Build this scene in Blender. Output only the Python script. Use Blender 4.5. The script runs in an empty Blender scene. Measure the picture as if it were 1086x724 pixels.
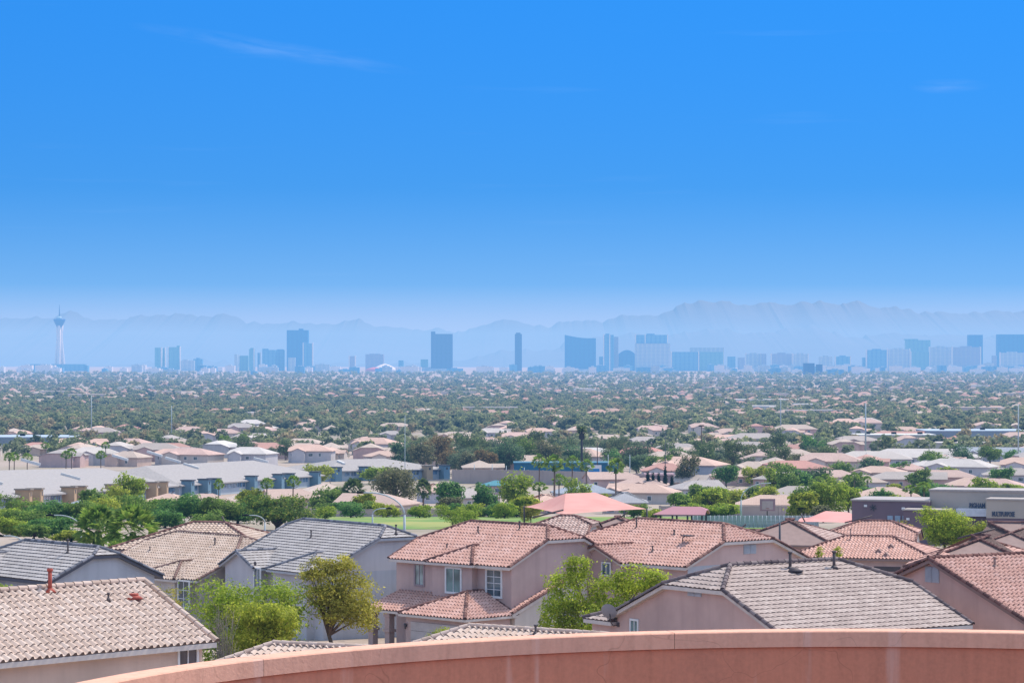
import bpy, bmesh, math, random
import numpy as np
from mathutils import Vector, Matrix
random.seed(7); RNG = np.random.default_rng(7)
C = bpy.context.scene.collection
F = 3000.; HX = 543.; HY = 386.          # focal length in px of the 1086-wide photograph, principal column, horizon row
R = math.radians
# ------------------------------------------------------------------ terrain
TK = [(-400, -2.3), (12, -2.4), (19, -4.6), (47, -13), (99, -15.2), (135, -16.4), (176, -18.1), (294, -21.6), (468, -25.8), (640, -33.0), (800, -36.1),
      (990, -38.4), (1410, -42.2), (2340, -46.2), (4680, -50), (8000, -49), (15400, -38), (30000, -20), (70000, 0)]
def gz(y):
    for (a, za), (b, zb) in zip(TK, TK[1:]):
        if y <= b: return za + (zb - za) * (y - a) / (b - a)
    return TK[-1][1]
def at(px, y, z=None):                   # world x of a column at a distance, on the ground
    return Vector(((px - HX) / F * y, y, gz(y) if z is None else z))
def d_for(py, h=0.):                     # distance at which something h above the ground is seen on row py
    lo, hi = 100., 20000.
    for _ in range(60):
        m = (lo + hi) / 2
        if HY - F * (gz(m) + h) / m > py: lo = m
        else: hi = m
    return m
def pxo(v): return HX + F * v[0] / v[1], HY - F * v[2] / v[1]
# ------------------------------------------------------------------ materials
_m = {}
def nt(name):
    m = bpy.data.materials.new(name); m.use_nodes = True
    n = m.node_tree; n.nodes.clear()
    o = n.nodes.new('ShaderNodeOutputMaterial'); b = n.nodes.new('ShaderNodeBsdfPrincipled')
    n.links.new(b.outputs[0], o.inputs[0]); b.inputs['Roughness'].default_value = .85
    b.inputs['Specular IOR Level'].default_value = .25
    return m, n.nodes, n.links, b
def c4(c): return (c[0], c[1], c[2], 1)
def mixc(N, L, fac, a, b, mode='MIX'):
    x = N.new('ShaderNodeMix'); x.data_type = 'RGBA'; x.blend_type = mode
    for s, v in ((x.inputs[0], fac), (x.inputs[6], a), (x.inputs[7], b)):
        if isinstance(v, bpy.types.NodeSocket): L.new(v, s)
        elif isinstance(v, (int, float)): s.default_value = v
        else: s.default_value = c4(v)
    return x.outputs[2]
def mp(N, L, v, a, b, c, d):
    x = N.new('ShaderNodeMapRange'); L.new(v, x.inputs[0])
    for i, q in enumerate((a, b, c, d)): x.inputs[i + 1].default_value = q
    return x.outputs[0]
def noise(N, L, scale, detail=3, co='Object', rough=.55, sc=None):
    t = N.new('ShaderNodeTexCoord'); n = N.new('ShaderNodeTexNoise'); n.inputs['Scale'].default_value = scale
    n.inputs['Detail'].default_value = detail; n.inputs['Roughness'].default_value = rough
    if sc:
        m = N.new('ShaderNodeMapping'); m.inputs['Scale'].default_value = sc; L.new(t.outputs[co], m.inputs[0]); L.new(m.outputs[0], n.inputs[0])
    else: L.new(t.outputs[co], n.inputs[0])
    return n.outputs['Fac']
def stucco(name, col, stain=.18, bump=.25, scale=1.):
    if name in _m: return _m[name]
    m, N, L, b = nt(name)
    big = mp(N, L, noise(N, L, .35 * scale, 4), .35, .7, 0, 1)
    streak = mp(N, L, noise(N, L, 1.0, 4, sc=(2.2 * scale, 2.2 * scale, .22 * scale)), .45, .75, 0, 1)
    dk = [c * (1 - stain) for c in col]; c = mixc(N, L, big, col, dk)
    c = mixc(N, L, mp(N, L, streak, 0, 1, 0, .35), c, [x * (1 - 1.6 * stain) for x in col]); L.new(c, b.inputs['Base Color'])
    bp = N.new('ShaderNodeBump'); bp.inputs['Strength'].default_value = bump; bp.inputs['Distance'].default_value = .02
    L.new(noise(N, L, 38 * scale, 3), bp.inputs['Height']); L.new(bp.outputs[0], b.inputs['Normal'])
    b.inputs['Roughness'].default_value = .93; _m[name] = m; return m
def plain(name, col, rough=.7, metal=0., var=.15):
    if name in _m: return _m[name]
    m, N, L, b = nt(name)
    L.new(mixc(N, L, mp(N, L, noise(N, L, 1.7, 4), .35, .7, 0, 1), col, [c * (1 - var) for c in col]), b.inputs['Base Color'])
    b.inputs['Roughness'].default_value = rough; b.inputs['Metallic'].default_value = metal; _m[name] = m; return m
def glass(name='window_glass', col=(.05, .07, .08)):
    if name in _m: return _m[name]
    m, N, L, b = nt(name)
    L.new(mixc(N, L, mp(N, L, noise(N, L, .9, 1), .4, .6, 0, 1), col, [c * 2.4 for c in col]), b.inputs['Base Color'])
    b.inputs['Roughness'].default_value = .08; b.inputs['Specular IOR Level'].default_value = .6; _m[name] = m; return m
def tile(name, c1, c2, c3, dirt=.25):                    # uv: x = tile column, y = course; every tile its own tint
    if name in _m: return _m[name]
    m, N, L, b = nt(name)
    uv = N.new('ShaderNodeUVMap'); fl = N.new('ShaderNodeVectorMath'); fl.operation = 'FLOOR'; L.new(uv.outputs[0], fl.inputs[0])
    w = N.new('ShaderNodeTexWhiteNoise'); w.noise_dimensions = '2D'; L.new(fl.outputs[0], w.inputs['Vector'])
    cr = N.new('ShaderNodeValToRGB'); cr.color_ramp.interpolation = 'LINEAR'
    e = cr.color_ramp.elements; e[0].color = c4(c1); e[1].color = c4(c3); k = e.new(.55); k.color = c4(c2)
    L.new(w.outputs['Value'], cr.inputs[0])
    d = mp(N, L, noise(N, L, .55, 5, 'Object'), .45, .8, 0, dirt)
    c = mixc(N, L, d, cr.outputs[0], [x * .45 for x in c2])
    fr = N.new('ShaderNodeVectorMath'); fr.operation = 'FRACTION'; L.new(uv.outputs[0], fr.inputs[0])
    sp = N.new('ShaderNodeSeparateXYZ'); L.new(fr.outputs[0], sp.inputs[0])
    c = mixc(N, L, mp(N, L, sp.outputs['Y'], .72, 1.0, 0, .45), c, [x * .5 for x in c1])     # darker towards the upper lap
    c = mixc(N, L, mp(N, L, sp.outputs['Y'], .985, .99, 0, .8), c, (.05, .03, .028))          # shadow in the open tile ends, painted near-black
    L.new(c, b.inputs['Base Color']); b.inputs['Roughness'].default_value = .9
    bp = N.new('ShaderNodeBump'); bp.inputs['Strength'].default_value = .2; bp.inputs['Distance'].default_value = .01
    L.new(noise(N, L, 30, 2), bp.inputs['Height']); L.new(bp.outputs[0], b.inputs['Normal']); _m[name] = m; return m
def fartile(name, c1, c2, tint=.5):                      # roofs too far to show single tiles: courses as bump and tone
    if name in _m: return _m[name]
    m, N, L, b = nt(name)
    uv = N.new('ShaderNodeUVMap'); sp = N.new('ShaderNodeSeparateXYZ'); L.new(uv.outputs[0], sp.inputs[0])
    def mm(op, a, q):
        x = N.new('ShaderNodeMath'); x.operation = op
        for i, v in enumerate((a, q)):
            if isinstance(v, bpy.types.NodeSocket): L.new(v, x.inputs[i])
            else: x.inputs[i].default_value = v
        return x.outputs[0]
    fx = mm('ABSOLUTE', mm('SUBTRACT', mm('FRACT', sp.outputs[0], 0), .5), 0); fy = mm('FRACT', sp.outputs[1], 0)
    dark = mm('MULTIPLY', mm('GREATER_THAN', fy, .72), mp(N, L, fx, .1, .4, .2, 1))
    w = N.new('ShaderNodeTexWhiteNoise'); w.noise_dimensions = '2D'; fl = N.new('ShaderNodeVectorMath'); fl.operation = 'FLOOR'
    L.new(uv.outputs[0], fl.inputs[0]); L.new(fl.outputs[0], w.inputs['Vector'])
    c = mixc(N, L, mp(N, L, w.outputs['Value'], 0, 1, 0, 1), c1, c2)
    c = mixc(N, L, mp(N, L, noise(N, L, .12, 5), .4, .75, 0, .5), c, [x * .62 for x in c1])
    oi = N.new('ShaderNodeObjectInfo')
    c = mixc(N, L, mp(N, L, oi.outputs['Random'], 0, 1, 0, tint), c, (.42, .33, .26))
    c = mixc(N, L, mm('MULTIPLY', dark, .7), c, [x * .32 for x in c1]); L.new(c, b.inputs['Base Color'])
    _m[name] = m; return m
def leaf(name, c1, c2, c3=None, obj=.0):
    if name in _m: return _m[name]
    m, N, L, b = nt(name)
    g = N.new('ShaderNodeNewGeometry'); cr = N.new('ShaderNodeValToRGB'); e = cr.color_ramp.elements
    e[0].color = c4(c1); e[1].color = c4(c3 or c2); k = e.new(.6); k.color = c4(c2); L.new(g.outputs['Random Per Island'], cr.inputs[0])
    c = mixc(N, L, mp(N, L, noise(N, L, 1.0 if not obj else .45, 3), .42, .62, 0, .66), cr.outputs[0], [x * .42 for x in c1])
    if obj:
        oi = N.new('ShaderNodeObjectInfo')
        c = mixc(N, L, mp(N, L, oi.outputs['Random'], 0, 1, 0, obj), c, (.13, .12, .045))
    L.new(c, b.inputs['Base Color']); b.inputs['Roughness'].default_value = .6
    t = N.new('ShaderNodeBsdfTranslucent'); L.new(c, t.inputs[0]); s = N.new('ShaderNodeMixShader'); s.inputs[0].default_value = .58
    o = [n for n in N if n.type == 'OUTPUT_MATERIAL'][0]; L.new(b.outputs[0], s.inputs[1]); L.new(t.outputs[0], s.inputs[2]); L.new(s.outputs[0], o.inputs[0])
    _m[name] = m; return m
# ------------------------------------------------------------------ mesh helper
class MB:
    def __init__(s): s.v = []; s.f = []; s.uv = []; s.sm = []
    def face(s, pts, uv=None, smooth=False):
        i = len(s.v); s.v += [tuple(p) for p in pts]; s.f.append(tuple(range(i, i + len(pts)))); s.uv.append(uv); s.sm.append(smooth)
    def box(s, a, b, M=None):
        P = [Vector((x, y, z)) for x in (a[0], b[0]) for y in (a[1], b[1]) for z in (a[2], b[2])]
        if M is not None: P = [M @ p for p in P]
        for q in ((0, 1, 3, 2), (4, 6, 7, 5), (0, 4, 5, 1), (2, 3, 7, 6), (0, 2, 6, 4), (1, 5, 7, 3)): s.face([P[i] for i in q])
    def prism(s, poly, z0, z1):              # poly ccw in xy
        n = len(poly)
        s.face([(x, y, z1) for x, y in poly]); s.face([(x, y, z0) for x, y in reversed(poly)])
        for i in range(n):
            a, b = poly[i], poly[(i + 1) % n]; s.face([(a[0], a[1], z0), (b[0], b[1], z0), (b[0], b[1], z1), (a[0], a[1], z1)])
    def plate(s, pts, t):                     # pts ccw seen from above; solid slab hanging t below
        low = [Vector(p) - Vector((0, 0, t)) for p in pts]; s.face(pts); s.face(list(reversed(low)))
        for i in range(len(pts)):
            j = (i + 1) % len(pts); s.face([low[i], low[j], pts[j], pts[i]])
    def tube(s, path, rad, n=8, caps=True):
        path = [Vector(p) for p in path]; base = len(s.v); rings = []
        for i, p in enumerate(path):
            t = (path[min(i + 1, len(path) - 1)] - path[max(i - 1, 0)]).normalized()
            a = t.orthogonal().normalized() if i == 0 else (rings_a - t * rings_a.dot(t)).normalized()
            rings_a = a; b = t.cross(a); r = rad[i] if hasattr(rad, '__len__') else rad
            for k in range(n):
                w = 2 * math.pi * k / n; s.v.append(tuple(p + (a * math.cos(w) + b * math.sin(w)) * r))
        for i in range(len(path) - 1):
            for k in range(n):
                k2 = (k + 1) % n; s.f.append((base + i * n + k, base + i * n + k2, base + (i + 1) * n + k2, base + (i + 1) * n + k)); s.uv.append(None); s.sm.append(True)
        if caps:
            for i, fl in ((0, 1), (len(path) - 1, 0)):
                q = [base + i * n + k for k in range(n)]; s.f.append(tuple(reversed(q) if fl else q)); s.uv.append(None); s.sm.append(False)
    def build(s, name, mat, parent=None, share=False):
        me = bpy.data.meshes.new(name); me.from_pydata(s.v, [], s.f); me.update()
        me.polygons.foreach_set('use_smooth', s.sm)
        if any(u is not None for u in s.uv):
            ul = me.uv_layers.new(name='UVMap'); k = 0
            for f, u in zip(s.f, s.uv):
                for j in range(len(f)):
                    if u is not None: ul.data[k].uv = u[j]
                    k += 1
        if mat: me.materials.append(mat)
        o = bpy.data.objects.new(name, me); C.objects.link(o)
        if parent: o.parent = parent
        return o
def empty(name, loc, rz=0., label=None, cat=None, group=None):
    o = bpy.data.objects.new(name, None); C.objects.link(o); o.location = loc; o.rotation_euler = (0, 0, rz); o.empty_display_size = .5
    tag(o, label, cat, group); return o
def tag(o, label=None, cat=None, group=None, kind=None):
    for k, v in (('label', label), ('category', cat), ('group', group), ('kind', kind)):
        if v: o[k] = v
    return o
def kids(o): return [c for c in bpy.data.objects if c.parent is o]
KID = {}
def copy_tree(o, parent=None):
    c = o.copy(); C.objects.link(c)
    if parent is not None: c.parent = parent
    if o.name not in KID: KID[o.name] = kids(o)
    for ch in KID[o.name]: copy_tree(ch, c)
    return c
# ------------------------------------------------------------------ roofs
def roof_planes(L, D, p, t0, t1):
    """polygons (lists of (u,v,z)) of a ridge roof whose ends are gables (t=1), hips (t=0) or clipped gables"""
    h = D / 2 * p; a0 = (1 - t0) * D / 2; a1 = (1 - t1) * D / 2
    z = lambda u, v: (u, v, min(v, D - v) * p)
    R0 = (a0, D / 2, h); R1 = (L - a1, D / 2, h)
    def uniq(P):
        o = []
        for q in P:
            if not o or (Vector(q) - Vector(o[-1])).length > 1e-4: o.append(q)
        if (Vector(o[0]) - Vector(o[-1])).length < 1e-4: o.pop()
        return o
    A0 = (0, t0 * D / 2, t0 * h); B0 = (0, D - t0 * D / 2, t0 * h); A1 = (L, t1 * D / 2, t1 * h); B1 = (L, D - t1 * D / 2, t1 * h)
    pl = [('front', uniq([(0, 0, 0), (L, 0, 0), A1, R1, R0, A0])), ('back', uniq([(L, D, 0), (0, D, 0), B0, R0, R1, B1]))]
    if t0 < .999: pl.append(('end0', uniq([B0, A0, R0])))
    if t1 < .999: pl.append(('end1', uniq([A1, B1, R1])))
    edges = [(R0, R1)]
    if t0 < .999: edges += [(A0, R0), (B0, R0)]
    if t1 < .999: edges += [(A1, R1), (B1, R1)]
    rakes = []
    if t0 > .001: rakes += [((0, 0, 0), A0), ((0, D, 0), B0)]
    if t1 > .001: rakes += [((L, 0, 0), A1), ((L, D, 0), B1)]
    return pl, edges, rakes
def tiles(poly, style, M, acc, seed=0):
    """real courses of tiles over one roof plane, cut to its outline; acc collects (verts, faces, uv, smooth)"""
    P = [M @ Vector(q) for q in poly]
    n = (P[1] - P[0]).cross(P[2] - P[0]).normalized()
    if n.z < 0: n = -n
    s = Vector((n.x, n.y, 0)); s = -(s - n * s.dot(n)).normalized(); e = s.cross(n)
    O = P[0]; q2 = [((p - O).dot(e), (p - O).dot(s)) for p in P]
    tw, co, amp, rise, sub = dict(s=(.30, .39, .085, .03, 6), m=(.31, .38, .05, .045, 6), l=(.33, .38, .020, .034, 5), f=(.33, .37, .016, .036, 4), c=(.30, .40, .075, .03, 4))[style]
    e0, e1 = min(a for a, b in q2), max(a for a, b in q2); s0, s1 = min(b for a, b in q2), max(b for a, b in q2)
    area = sum(q2[i][0] * q2[(i + 1) % len(q2)][1] - q2[(i + 1) % len(q2)][0] * q2[i][1] for i in range(len(q2)))
    if area < 0: q2.reverse()
    rr = random.Random(seed); bm = bmesh.new(); uvl = bm.loops.layers.uv.new('UVMap')
    ne = int((e1 - e0) / tw * sub) + 2; j = 0; y = s0
    def hgt(x):
        f = (x / tw) % 1
        if style == 'f': return amp * (1 if .1 < f < .85 else 0)
        return amp * max(0., math.sin(math.pi * min(1, f / .62))) ** .8 if f < .62 else -amp * .12 * math.sin(math.pi * (f - .62) / .38)
    while y < s1:
        off = rr.uniform(-.012, .012); lo = []; hi = []; dn = []; jit = {}
        for i in range(ne):
            x = e0 + i * tw / sub + (off if style != 'f' else (tw / 2 if j % 2 else 0)); ti = int(x / tw)
            if ti not in jit: jit[ti] = (rr.uniform(-.012, .012), rr.uniform(0, .008))
            h = hgt(i * tw / sub); jy, jz = jit[ti]
            lo.append(bm.verts.new((x, y + jy, h + (rise if h > 0 or style == 'f' else rise * .4) + jz))); hi.append(bm.verts.new((x, y + co + .03, h * .9))); dn.append((x, y + jy, -.03))
        lo2 = [bm.verts.new(v.co) for v in lo]; dn = [bm.verts.new(v) for v in dn]
        for i in range(ne - 1):
            f = bm.faces.new((lo[i], lo[i + 1], hi[i + 1], hi[i])); f.smooth = style != 'f'
            for lp, (uu, vv) in zip(f.loops, ((i, 0.02), (i + 1, 0.02), (i + 1, .98), (i, .98))): lp[uvl].uv = ((i + .5 + (uu - i - .5) * .9) / sub, j + vv)
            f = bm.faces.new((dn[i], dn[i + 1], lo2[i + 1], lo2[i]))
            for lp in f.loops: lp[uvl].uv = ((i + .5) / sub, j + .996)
        y += co; j += 1
    for i in range(len(q2)):
        a = Vector((*q2[i], 0)); b = Vector((*q2[(i + 1) % len(q2)], 0)); d = (b - a).normalized(); nn = Vector((d.y, -d.x, 0))
        if abs(a.y - b.y) < 1e-3 and a.y < s0 + .01: a = a + Vector((0, -.06, 0))
        bmesh.ops.bisect_plane(bm, geom=bm.verts[:] + bm.edges[:] + bm.faces[:], plane_co=a, plane_no=nn, clear_outer=True, dist=1e-5)
    B = Matrix((e, s, n)).transposed().to_4x4(); B.translation = O
    bm.transform(B); me = bpy.data.meshes.new('tmp'); bm.to_mesh(me); bm.free(); acc.append(me)
def join_meshes(lst, name, mat, parent):
    bm = bmesh.new()
    for me in lst: bm.from_mesh(me); bpy.data.meshes.remove(me)
    me = bpy.data.meshes.new(name); bm.to_mesh(me); bm.free(); me.materials.append(mat)
    o = bpy.data.objects.new(name, me); C.objects.link(o); o.parent = parent; return o
def caps(mb, a, b, r=.13, seg=.40, lift=.07):
    a = Vector(a) + Vector((0, 0, lift)); b = Vector(b) + Vector((0, 0, lift))
    if a.z > b.z: a, b = b, a
    L = (b - a).length; n = max(1, int(L / seg)); t = (b - a).normalized(); side = t.cross(Vector((0, 0, 1))).normalized(); up = side.cross(t)
    if up.z < 0: up = -up
    for i in range(n):
        p = a + t * (L * i / n - .03); q = a + t * (L * (i + 1) / n); rows = []
        for c, rr in ((p, r * 1.12), (q, r * .9)):
            rows.append([c + side * math.cos(w) * rr + up * (math.sin(w) * rr - .02) for w in [math.pi * (k / 6 * 1.2 - .1) for k in range(7)]])
        g = random.random() * 50 // 1
        for k in range(6): mb.face([rows[0][k], rows[0][k + 1], rows[1][k + 1], rows[1][k]], [(g + .3, g + .3)] * 4, True)
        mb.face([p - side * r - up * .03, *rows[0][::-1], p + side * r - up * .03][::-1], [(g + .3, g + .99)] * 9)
def add_roof(root, frame, L, D, p, t0, t1, style, tmat, cmat, trim, name='roof', seed=0, which=None, capr=.105, wedge=.17):
    pl, edges, rakes = roof_planes(L, D, p, t0, t1); acc = []
    for i, (nm, poly) in enumerate(pl):
        if which and nm not in which: continue
        tiles(poly, style, frame, acc, seed * 10 + i)
    ro = join_meshes(acc, name, tmat, root)
    mb = MB()
    for a, b in edges: caps(mb, frame @ Vector(a), frame @ Vector(b), capr)
    for a, b in rakes: caps(mb, frame @ Vector(a), frame @ Vector(b), capr, lift=.05)
    mb.build('ridge_cap', cmat, ro)
    mb = MB()
    for nm, poly in pl:
        if which and nm not in which: continue
        mb.plate([frame @ (Vector(q) - Vector((0, 0, .035))) for q in poly], wedge)
    mb.build('fascia', trim, ro)
    return ro
def walls(mb, frame, L, D, p, t0, t1, h, o=.45, og=.28, ze=0.):
    """house body under a ridge roof: h = drop from the eave line (local z=0) to the ground"""
    top = lambda v: min(v, D - v) * p - .16
    u0, u1, v0, v1 = (og if t0 > 0 else o), L - (og if t1 > 0 else o), o, D - o
    hr = D / 2 * p
    def end(u, t, inset):
        cap = t * hr + inset * p - .16; vs = [v0]
        if cap < top(D / 2) - .01:
            vc = (cap + .16) / p
            if vc > v0: vs += [vc, D - vc]
        else: vs += [D / 2]
        vs += [v1]; return [(u, v, min(top(v), cap)) for v in vs]
    A = end(u0, t0, u0); B = end(u1, t1, L - u1)
    W = lambda q: frame @ Vector(q)
    mb.face([W(q) for q in ([(u0, v1, -h), (u0, v0, -h)] + A)])
    mb.face([W(q) for q in ([(u1, v0, -h), (u1, v1, -h)] + B[::-1])])
    zt = lambda v: top(v)
    mb.face([W(q) for q in ((u0, v0, -h), (u1, v0, -h), (u1, v0, top(v0)), (u0, v0, top(v0)))])
    mb.face([W(q) for q in ((u1, v1, -h), (u0, v1, -h), (u0, v1, top(v1)), (u1, v1, top(v1)))])
def window(root, M, w, h, fm, gm, muntin=(1, 0), fw=.09, name='window', depth=.05):
    """M: matrix with x along the wall, y outward, z up, origin at the window centre on the wall"""
    mb = MB(); x, z = w / 2, h / 2
    for a, b in (((-x - fw, -.02, -z - fw), (-x, depth, z + fw)), ((x, -.02, -z - fw), (x + fw, depth, z + fw)), ((-x, -.02, z), (x, depth, z + fw)), ((-x, -.02, -z - fw), (x, depth + .02, -z))):
        mb.box(a, b, M)
    for k in range(muntin[0]):
        c = -x + w * (k + 1) / (muntin[0] + 1); mb.box((c - .022, .004, -z), (c + .022, .035, z), M)
    for k in range(muntin[1]):
        c = -z + h * (k + 1) / (muntin[1] + 1); mb.box((-x, .006, c - .02), (x, .032, c + .02), M)
    fr = mb.build(name, fm, root)
    mb = MB(); mb.face([M @ Vector(q) for q in ((-x, .003, -z), (x, .003, -z), (x, .003, z), (-x, .003, z))]); mb.build('pane', gm, fr)
    return fr
class House:
    def __init__(s, name, label, prm, style, tmat, cmat, wall, trim, drop=None, cat='house', wcaps=.105, group=None):
        s.x, s.y, s.ze, th, s.L, s.D, s.p, s.t0, s.t1 = prm; s.th = R(th)
        s.g = gz(s.y) if drop is None else s.ze - drop
        s.root = empty(name, (s.x, s.y, s.g), s.th, label, cat, group); s.h = s.ze - s.g
        s.style, s.tm, s.cm, s.wm, s.tr = style, tmat, cmat, wall, trim; s.cr = wcaps
        s.fr = Matrix.Translation((0, 0, s.h)); s.world = Matrix.Translation((s.x, s.y, s.g)) @ Matrix.Rotation(s.th, 4, 'Z')
        s.roof = add_roof(s.root, s.fr, s.L, s.D, s.p, s.t0, s.t1, style, tmat, cmat, trim, seed=int(abs(s.x * 10)), capr=wcaps)
        mb = MB(); walls(mb, s.fr, s.L, s.D, s.p, s.t0, s.t1, s.h + .6); s.wall = mb.build('wall', wall, s.root)
    def wing(s, u0, w, proj, t=1., drop=0., name='wing', L=None, wall=True, p=None, t1=1., ang=90):
        """a lower roof running out of the front: centre u0, width w, standing proj in front of the eave"""
        p = p or s.p; L = L or proj + w / 2 + .3
        fr = Matrix.Translation((u0 + w / 2, -proj, s.h - drop)) @ Matrix.Rotation(R(90), 4, 'Z')
        add_roof(s.root, fr, L, w, p, t, t1, s.style, s.tm, s.cm, s.tr, name=name + '_roof', seed=int(u0 * 7 + 3), capr=s.cr, wedge=.14)
        if wall:
            mb = MB(); walls(mb, fr, L, w, p, t, 1., s.h - drop + .6, o=.35, og=.3); mb.build(name + '_wall', s.wm, s.root)
        return fr
    def local(s, px, py, plane, off=0.):
        """where the sight line through a photo pixel meets one of the walls"""
        inv = s.world.inverted(); o = inv @ Vector((0, 0, 0)); d = inv.to_3x3() @ Vector(((px - HX) / F, 1, -(py - HY) / F))
        if plane == 'front': t = (.45 + off - o.y) / d.y
        elif plane == 'end0': t = (.28 + off - o.x) / d.x
        else: t = (s.L - .28 + off - o.x) / d.x
        return o + d * t
    def wmat(s, c, plane):
        a = {'front': 180, 'end0': 90, 'end1': -90}[plane]   # local x axis turned so that y looks outward
        return Matrix.Translation(c) @ Matrix.Rotation(R(a), 4, 'Z')
    def win(s, px, py, plane, w, h, fm, gm, off=0., **k):
        return window(s.root, s.wmat(s.local(px, py, plane, off), plane), w, h, fm, gm, **k)
    def pipes(s, lst, mat, name='vent_pipe'):
        for u, v, hh, r in lst:
            z = s.h + min(v, s.D - v) * s.p; mb = MB()
            mb.tube([(u, v, z - .1), (u, v, z + hh)], r, 8); mb.tube([(u, v, z + hh - .04), (u, v, z + hh + .05)], r * 1.5, 8)
            q = MB(); o = mb.build(name, mat, s.root)
            q.tube([(u, v, z - .02), (u, v, z + .12)], [r * 3.2, r * 1.2], 8); q.build('flashing', mat, o)
    def onroof(s, px, py):
        inv = s.world.inverted(); o = inv @ Vector((0, 0, 0)); d = inv.to_3x3() @ Vector(((px - HX) / F, 1, -(py - HY) / F))
        t = (s.h - o.z + s.p * o.y) / (d.z - s.p * d.y); q = o + d * t; return q.x, q.y
    def gvent(s, px, py, plane, w, h, mat):
        M = s.wmat(s.local(px, py, plane), plane); mb = MB()
        for c in (-w / 4 - .02, w / 4 + .02):
            mb.box((c - w / 4, -.02, -h / 2), (c + w / 4, .04, h / 2), M)
            for k in range(6): mb.box((c - w / 4 + .04, .04, -h / 2 + .06 + k * (h - .1) / 6), (c + w / 4 - .04, .06, -h / 2 + .06 + (k + .55) * (h - .1) / 6), M)
        mb.build('gable_vent', mat, s.root)
# ------------------------------------------------------------------ palette
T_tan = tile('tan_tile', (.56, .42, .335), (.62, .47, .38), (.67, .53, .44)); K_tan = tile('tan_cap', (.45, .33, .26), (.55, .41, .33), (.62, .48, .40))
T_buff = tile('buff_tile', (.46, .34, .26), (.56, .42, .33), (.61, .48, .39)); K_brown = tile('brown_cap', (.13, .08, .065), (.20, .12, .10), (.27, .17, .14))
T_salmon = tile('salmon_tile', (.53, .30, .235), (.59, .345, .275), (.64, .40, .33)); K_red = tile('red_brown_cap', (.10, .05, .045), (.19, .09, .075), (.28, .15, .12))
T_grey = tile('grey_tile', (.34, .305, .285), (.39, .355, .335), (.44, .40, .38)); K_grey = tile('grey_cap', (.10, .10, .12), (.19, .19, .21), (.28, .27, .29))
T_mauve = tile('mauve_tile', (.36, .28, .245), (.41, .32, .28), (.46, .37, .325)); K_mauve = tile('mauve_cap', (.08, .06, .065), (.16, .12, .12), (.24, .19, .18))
S_beige = stucco('beige_stucco', (.66, .49, .39), .24); S_pink = stucco('pink_stucco', (.62, .42, .36), .24); S_rose = stucco('rose_stucco', (.60, .42, .37))
S_grey = stucco('pale_grey_stucco', (.55, .52, .52)); S_blue = stucco('blue_grey_stucco', (.46, .47, .50), .24); S_cream = stucco('cream_stucco', (.62, .54, .47))
S_mauve = stucco('mauve_stucco', (.55, .395, .35), .24); TR = plain('cream_trim', (.62, .54, .48)); TRd = plain('dark_trim', (.10, .10, .12)); TRb = plain('brown_trim', (.30, .20, .17)); TRg = plain('grey_trim', (.45, .45, .46))
WH = plain('white_frame', (.75, .74, .72), .5); VN = plain('vent_metal', (.10, .08, .08), .6); VR = plain('red_vent', (.42, .09, .06), .7); GV = plain('grey_vent', (.42, .44, .47)); GL = glass(); GD = glass('dark_screen', (.035, .03, .035)); GT = glass('teal_glass', (.06, .11, .11))
# ------------------------------------------------------------------ near houses
Z = HOUSES = {}
h = House('house', 'near beige two-storey house under a wide tan barrel-tile roof with red vents', (-19.75 - 5 * .673, 88.65 - 5 * .74, -9.70, 47.7, 19.0, 7.76, .494, 1, 1), 's', T_tan, K_tan, S_beige, TR, cat='house'); Z['A'] = h
h.win(199, 701, 'front', .78, .95, WH, GD)
h.pipes([(*h.onroof(53, 627), .75, .07)], VR); h.pipes([(*h.onroof(115, 637), .25, .035)], VN); h.pipes([(*h.onroof(142, 634), .12, .11)], VR, name='roof_vent')
h = House('house', 'grey flat-tiled house with blue-grey gable wall at the left edge behind the tan roof', (-34.35, 173.63, -12.70, -49.7, 11.31, 7.94, .457, .5, .77), 'f', T_grey, K_grey, S_blue, TRd); Z['B'] = h
h.pipes([(*h.onroof(72, 586), .8, .05)], VN); h.wing(2.2, 5, 2.5, 1., name='dormer')
h = House('house', 'buff barrel-tiled two-storey house left of the grey-roofed gabled house, tall mullioned window at its corner', (-31.01, 207.81, -15.15, -46.7, 12.98, 13.38, .393, .75, .48), 's', T_buff, K_brown, S_cream, TR, drop=5.6); Z['C'] = h
h.wing(8.9, 5.2, .9, 0., name='bay'); h.win(195, 630, 'front', 1.2, 1.8, WH, GL, off=-1.0, muntin=(1, 2))
h.pipes([(*h.onroof(228, 578), .5, .05), (*h.onroof(159, 584), .3, .04)], VN); 
h = House('house', 'grey flat-tiled two-storey house with small pointed front gable and plain blue-grey end wall', (-20.56, 199.56, -14.03, -53.5, 12.96, 12.62, .463, .85, .76), 'f', T_grey, K_grey, S_grey, TRg); Z['D'] = h
h.wing(3.6, 4.6, .9, 1., name='gable'); h.wing(9.4, 5.0, .5, 0., name='bay')
mb = MB(); u1 = h.L - .28
mb.face([h.fr @ Vector(q) for q in ((u1 + .004, .45, -h.h), (u1 + .004, h.D - .45, -h.h), (u1 + .004, h.D - .45, .0), (u1 + .004, .45, .0))]); mb.build('end_wall', S_blue, h.root)
h.win(273, 613, 'front', .75, 1.3, WH, GL, off=-1.2, muntin=(1, 0)); h.win(245, 604, 'front', .5, 1.1, WH, GL); h.win(311, 626, 'front', .85, 1.1, WH, GD, muntin=(1, 1))
mb = MB(); M = h.wmat(h.local(271, 597, 'front', -1.18), 'front'); mb.tube([M @ Vector((0, 0, 0)), M @ Vector((0, .06, 0))], .14, 12); mb.build('attic_vent', VN, h.root)
h.pipes([(*h.onroof(420, 566), .6, .05), (*h.onroof(330, 570), .5, .05)], VN)
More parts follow.
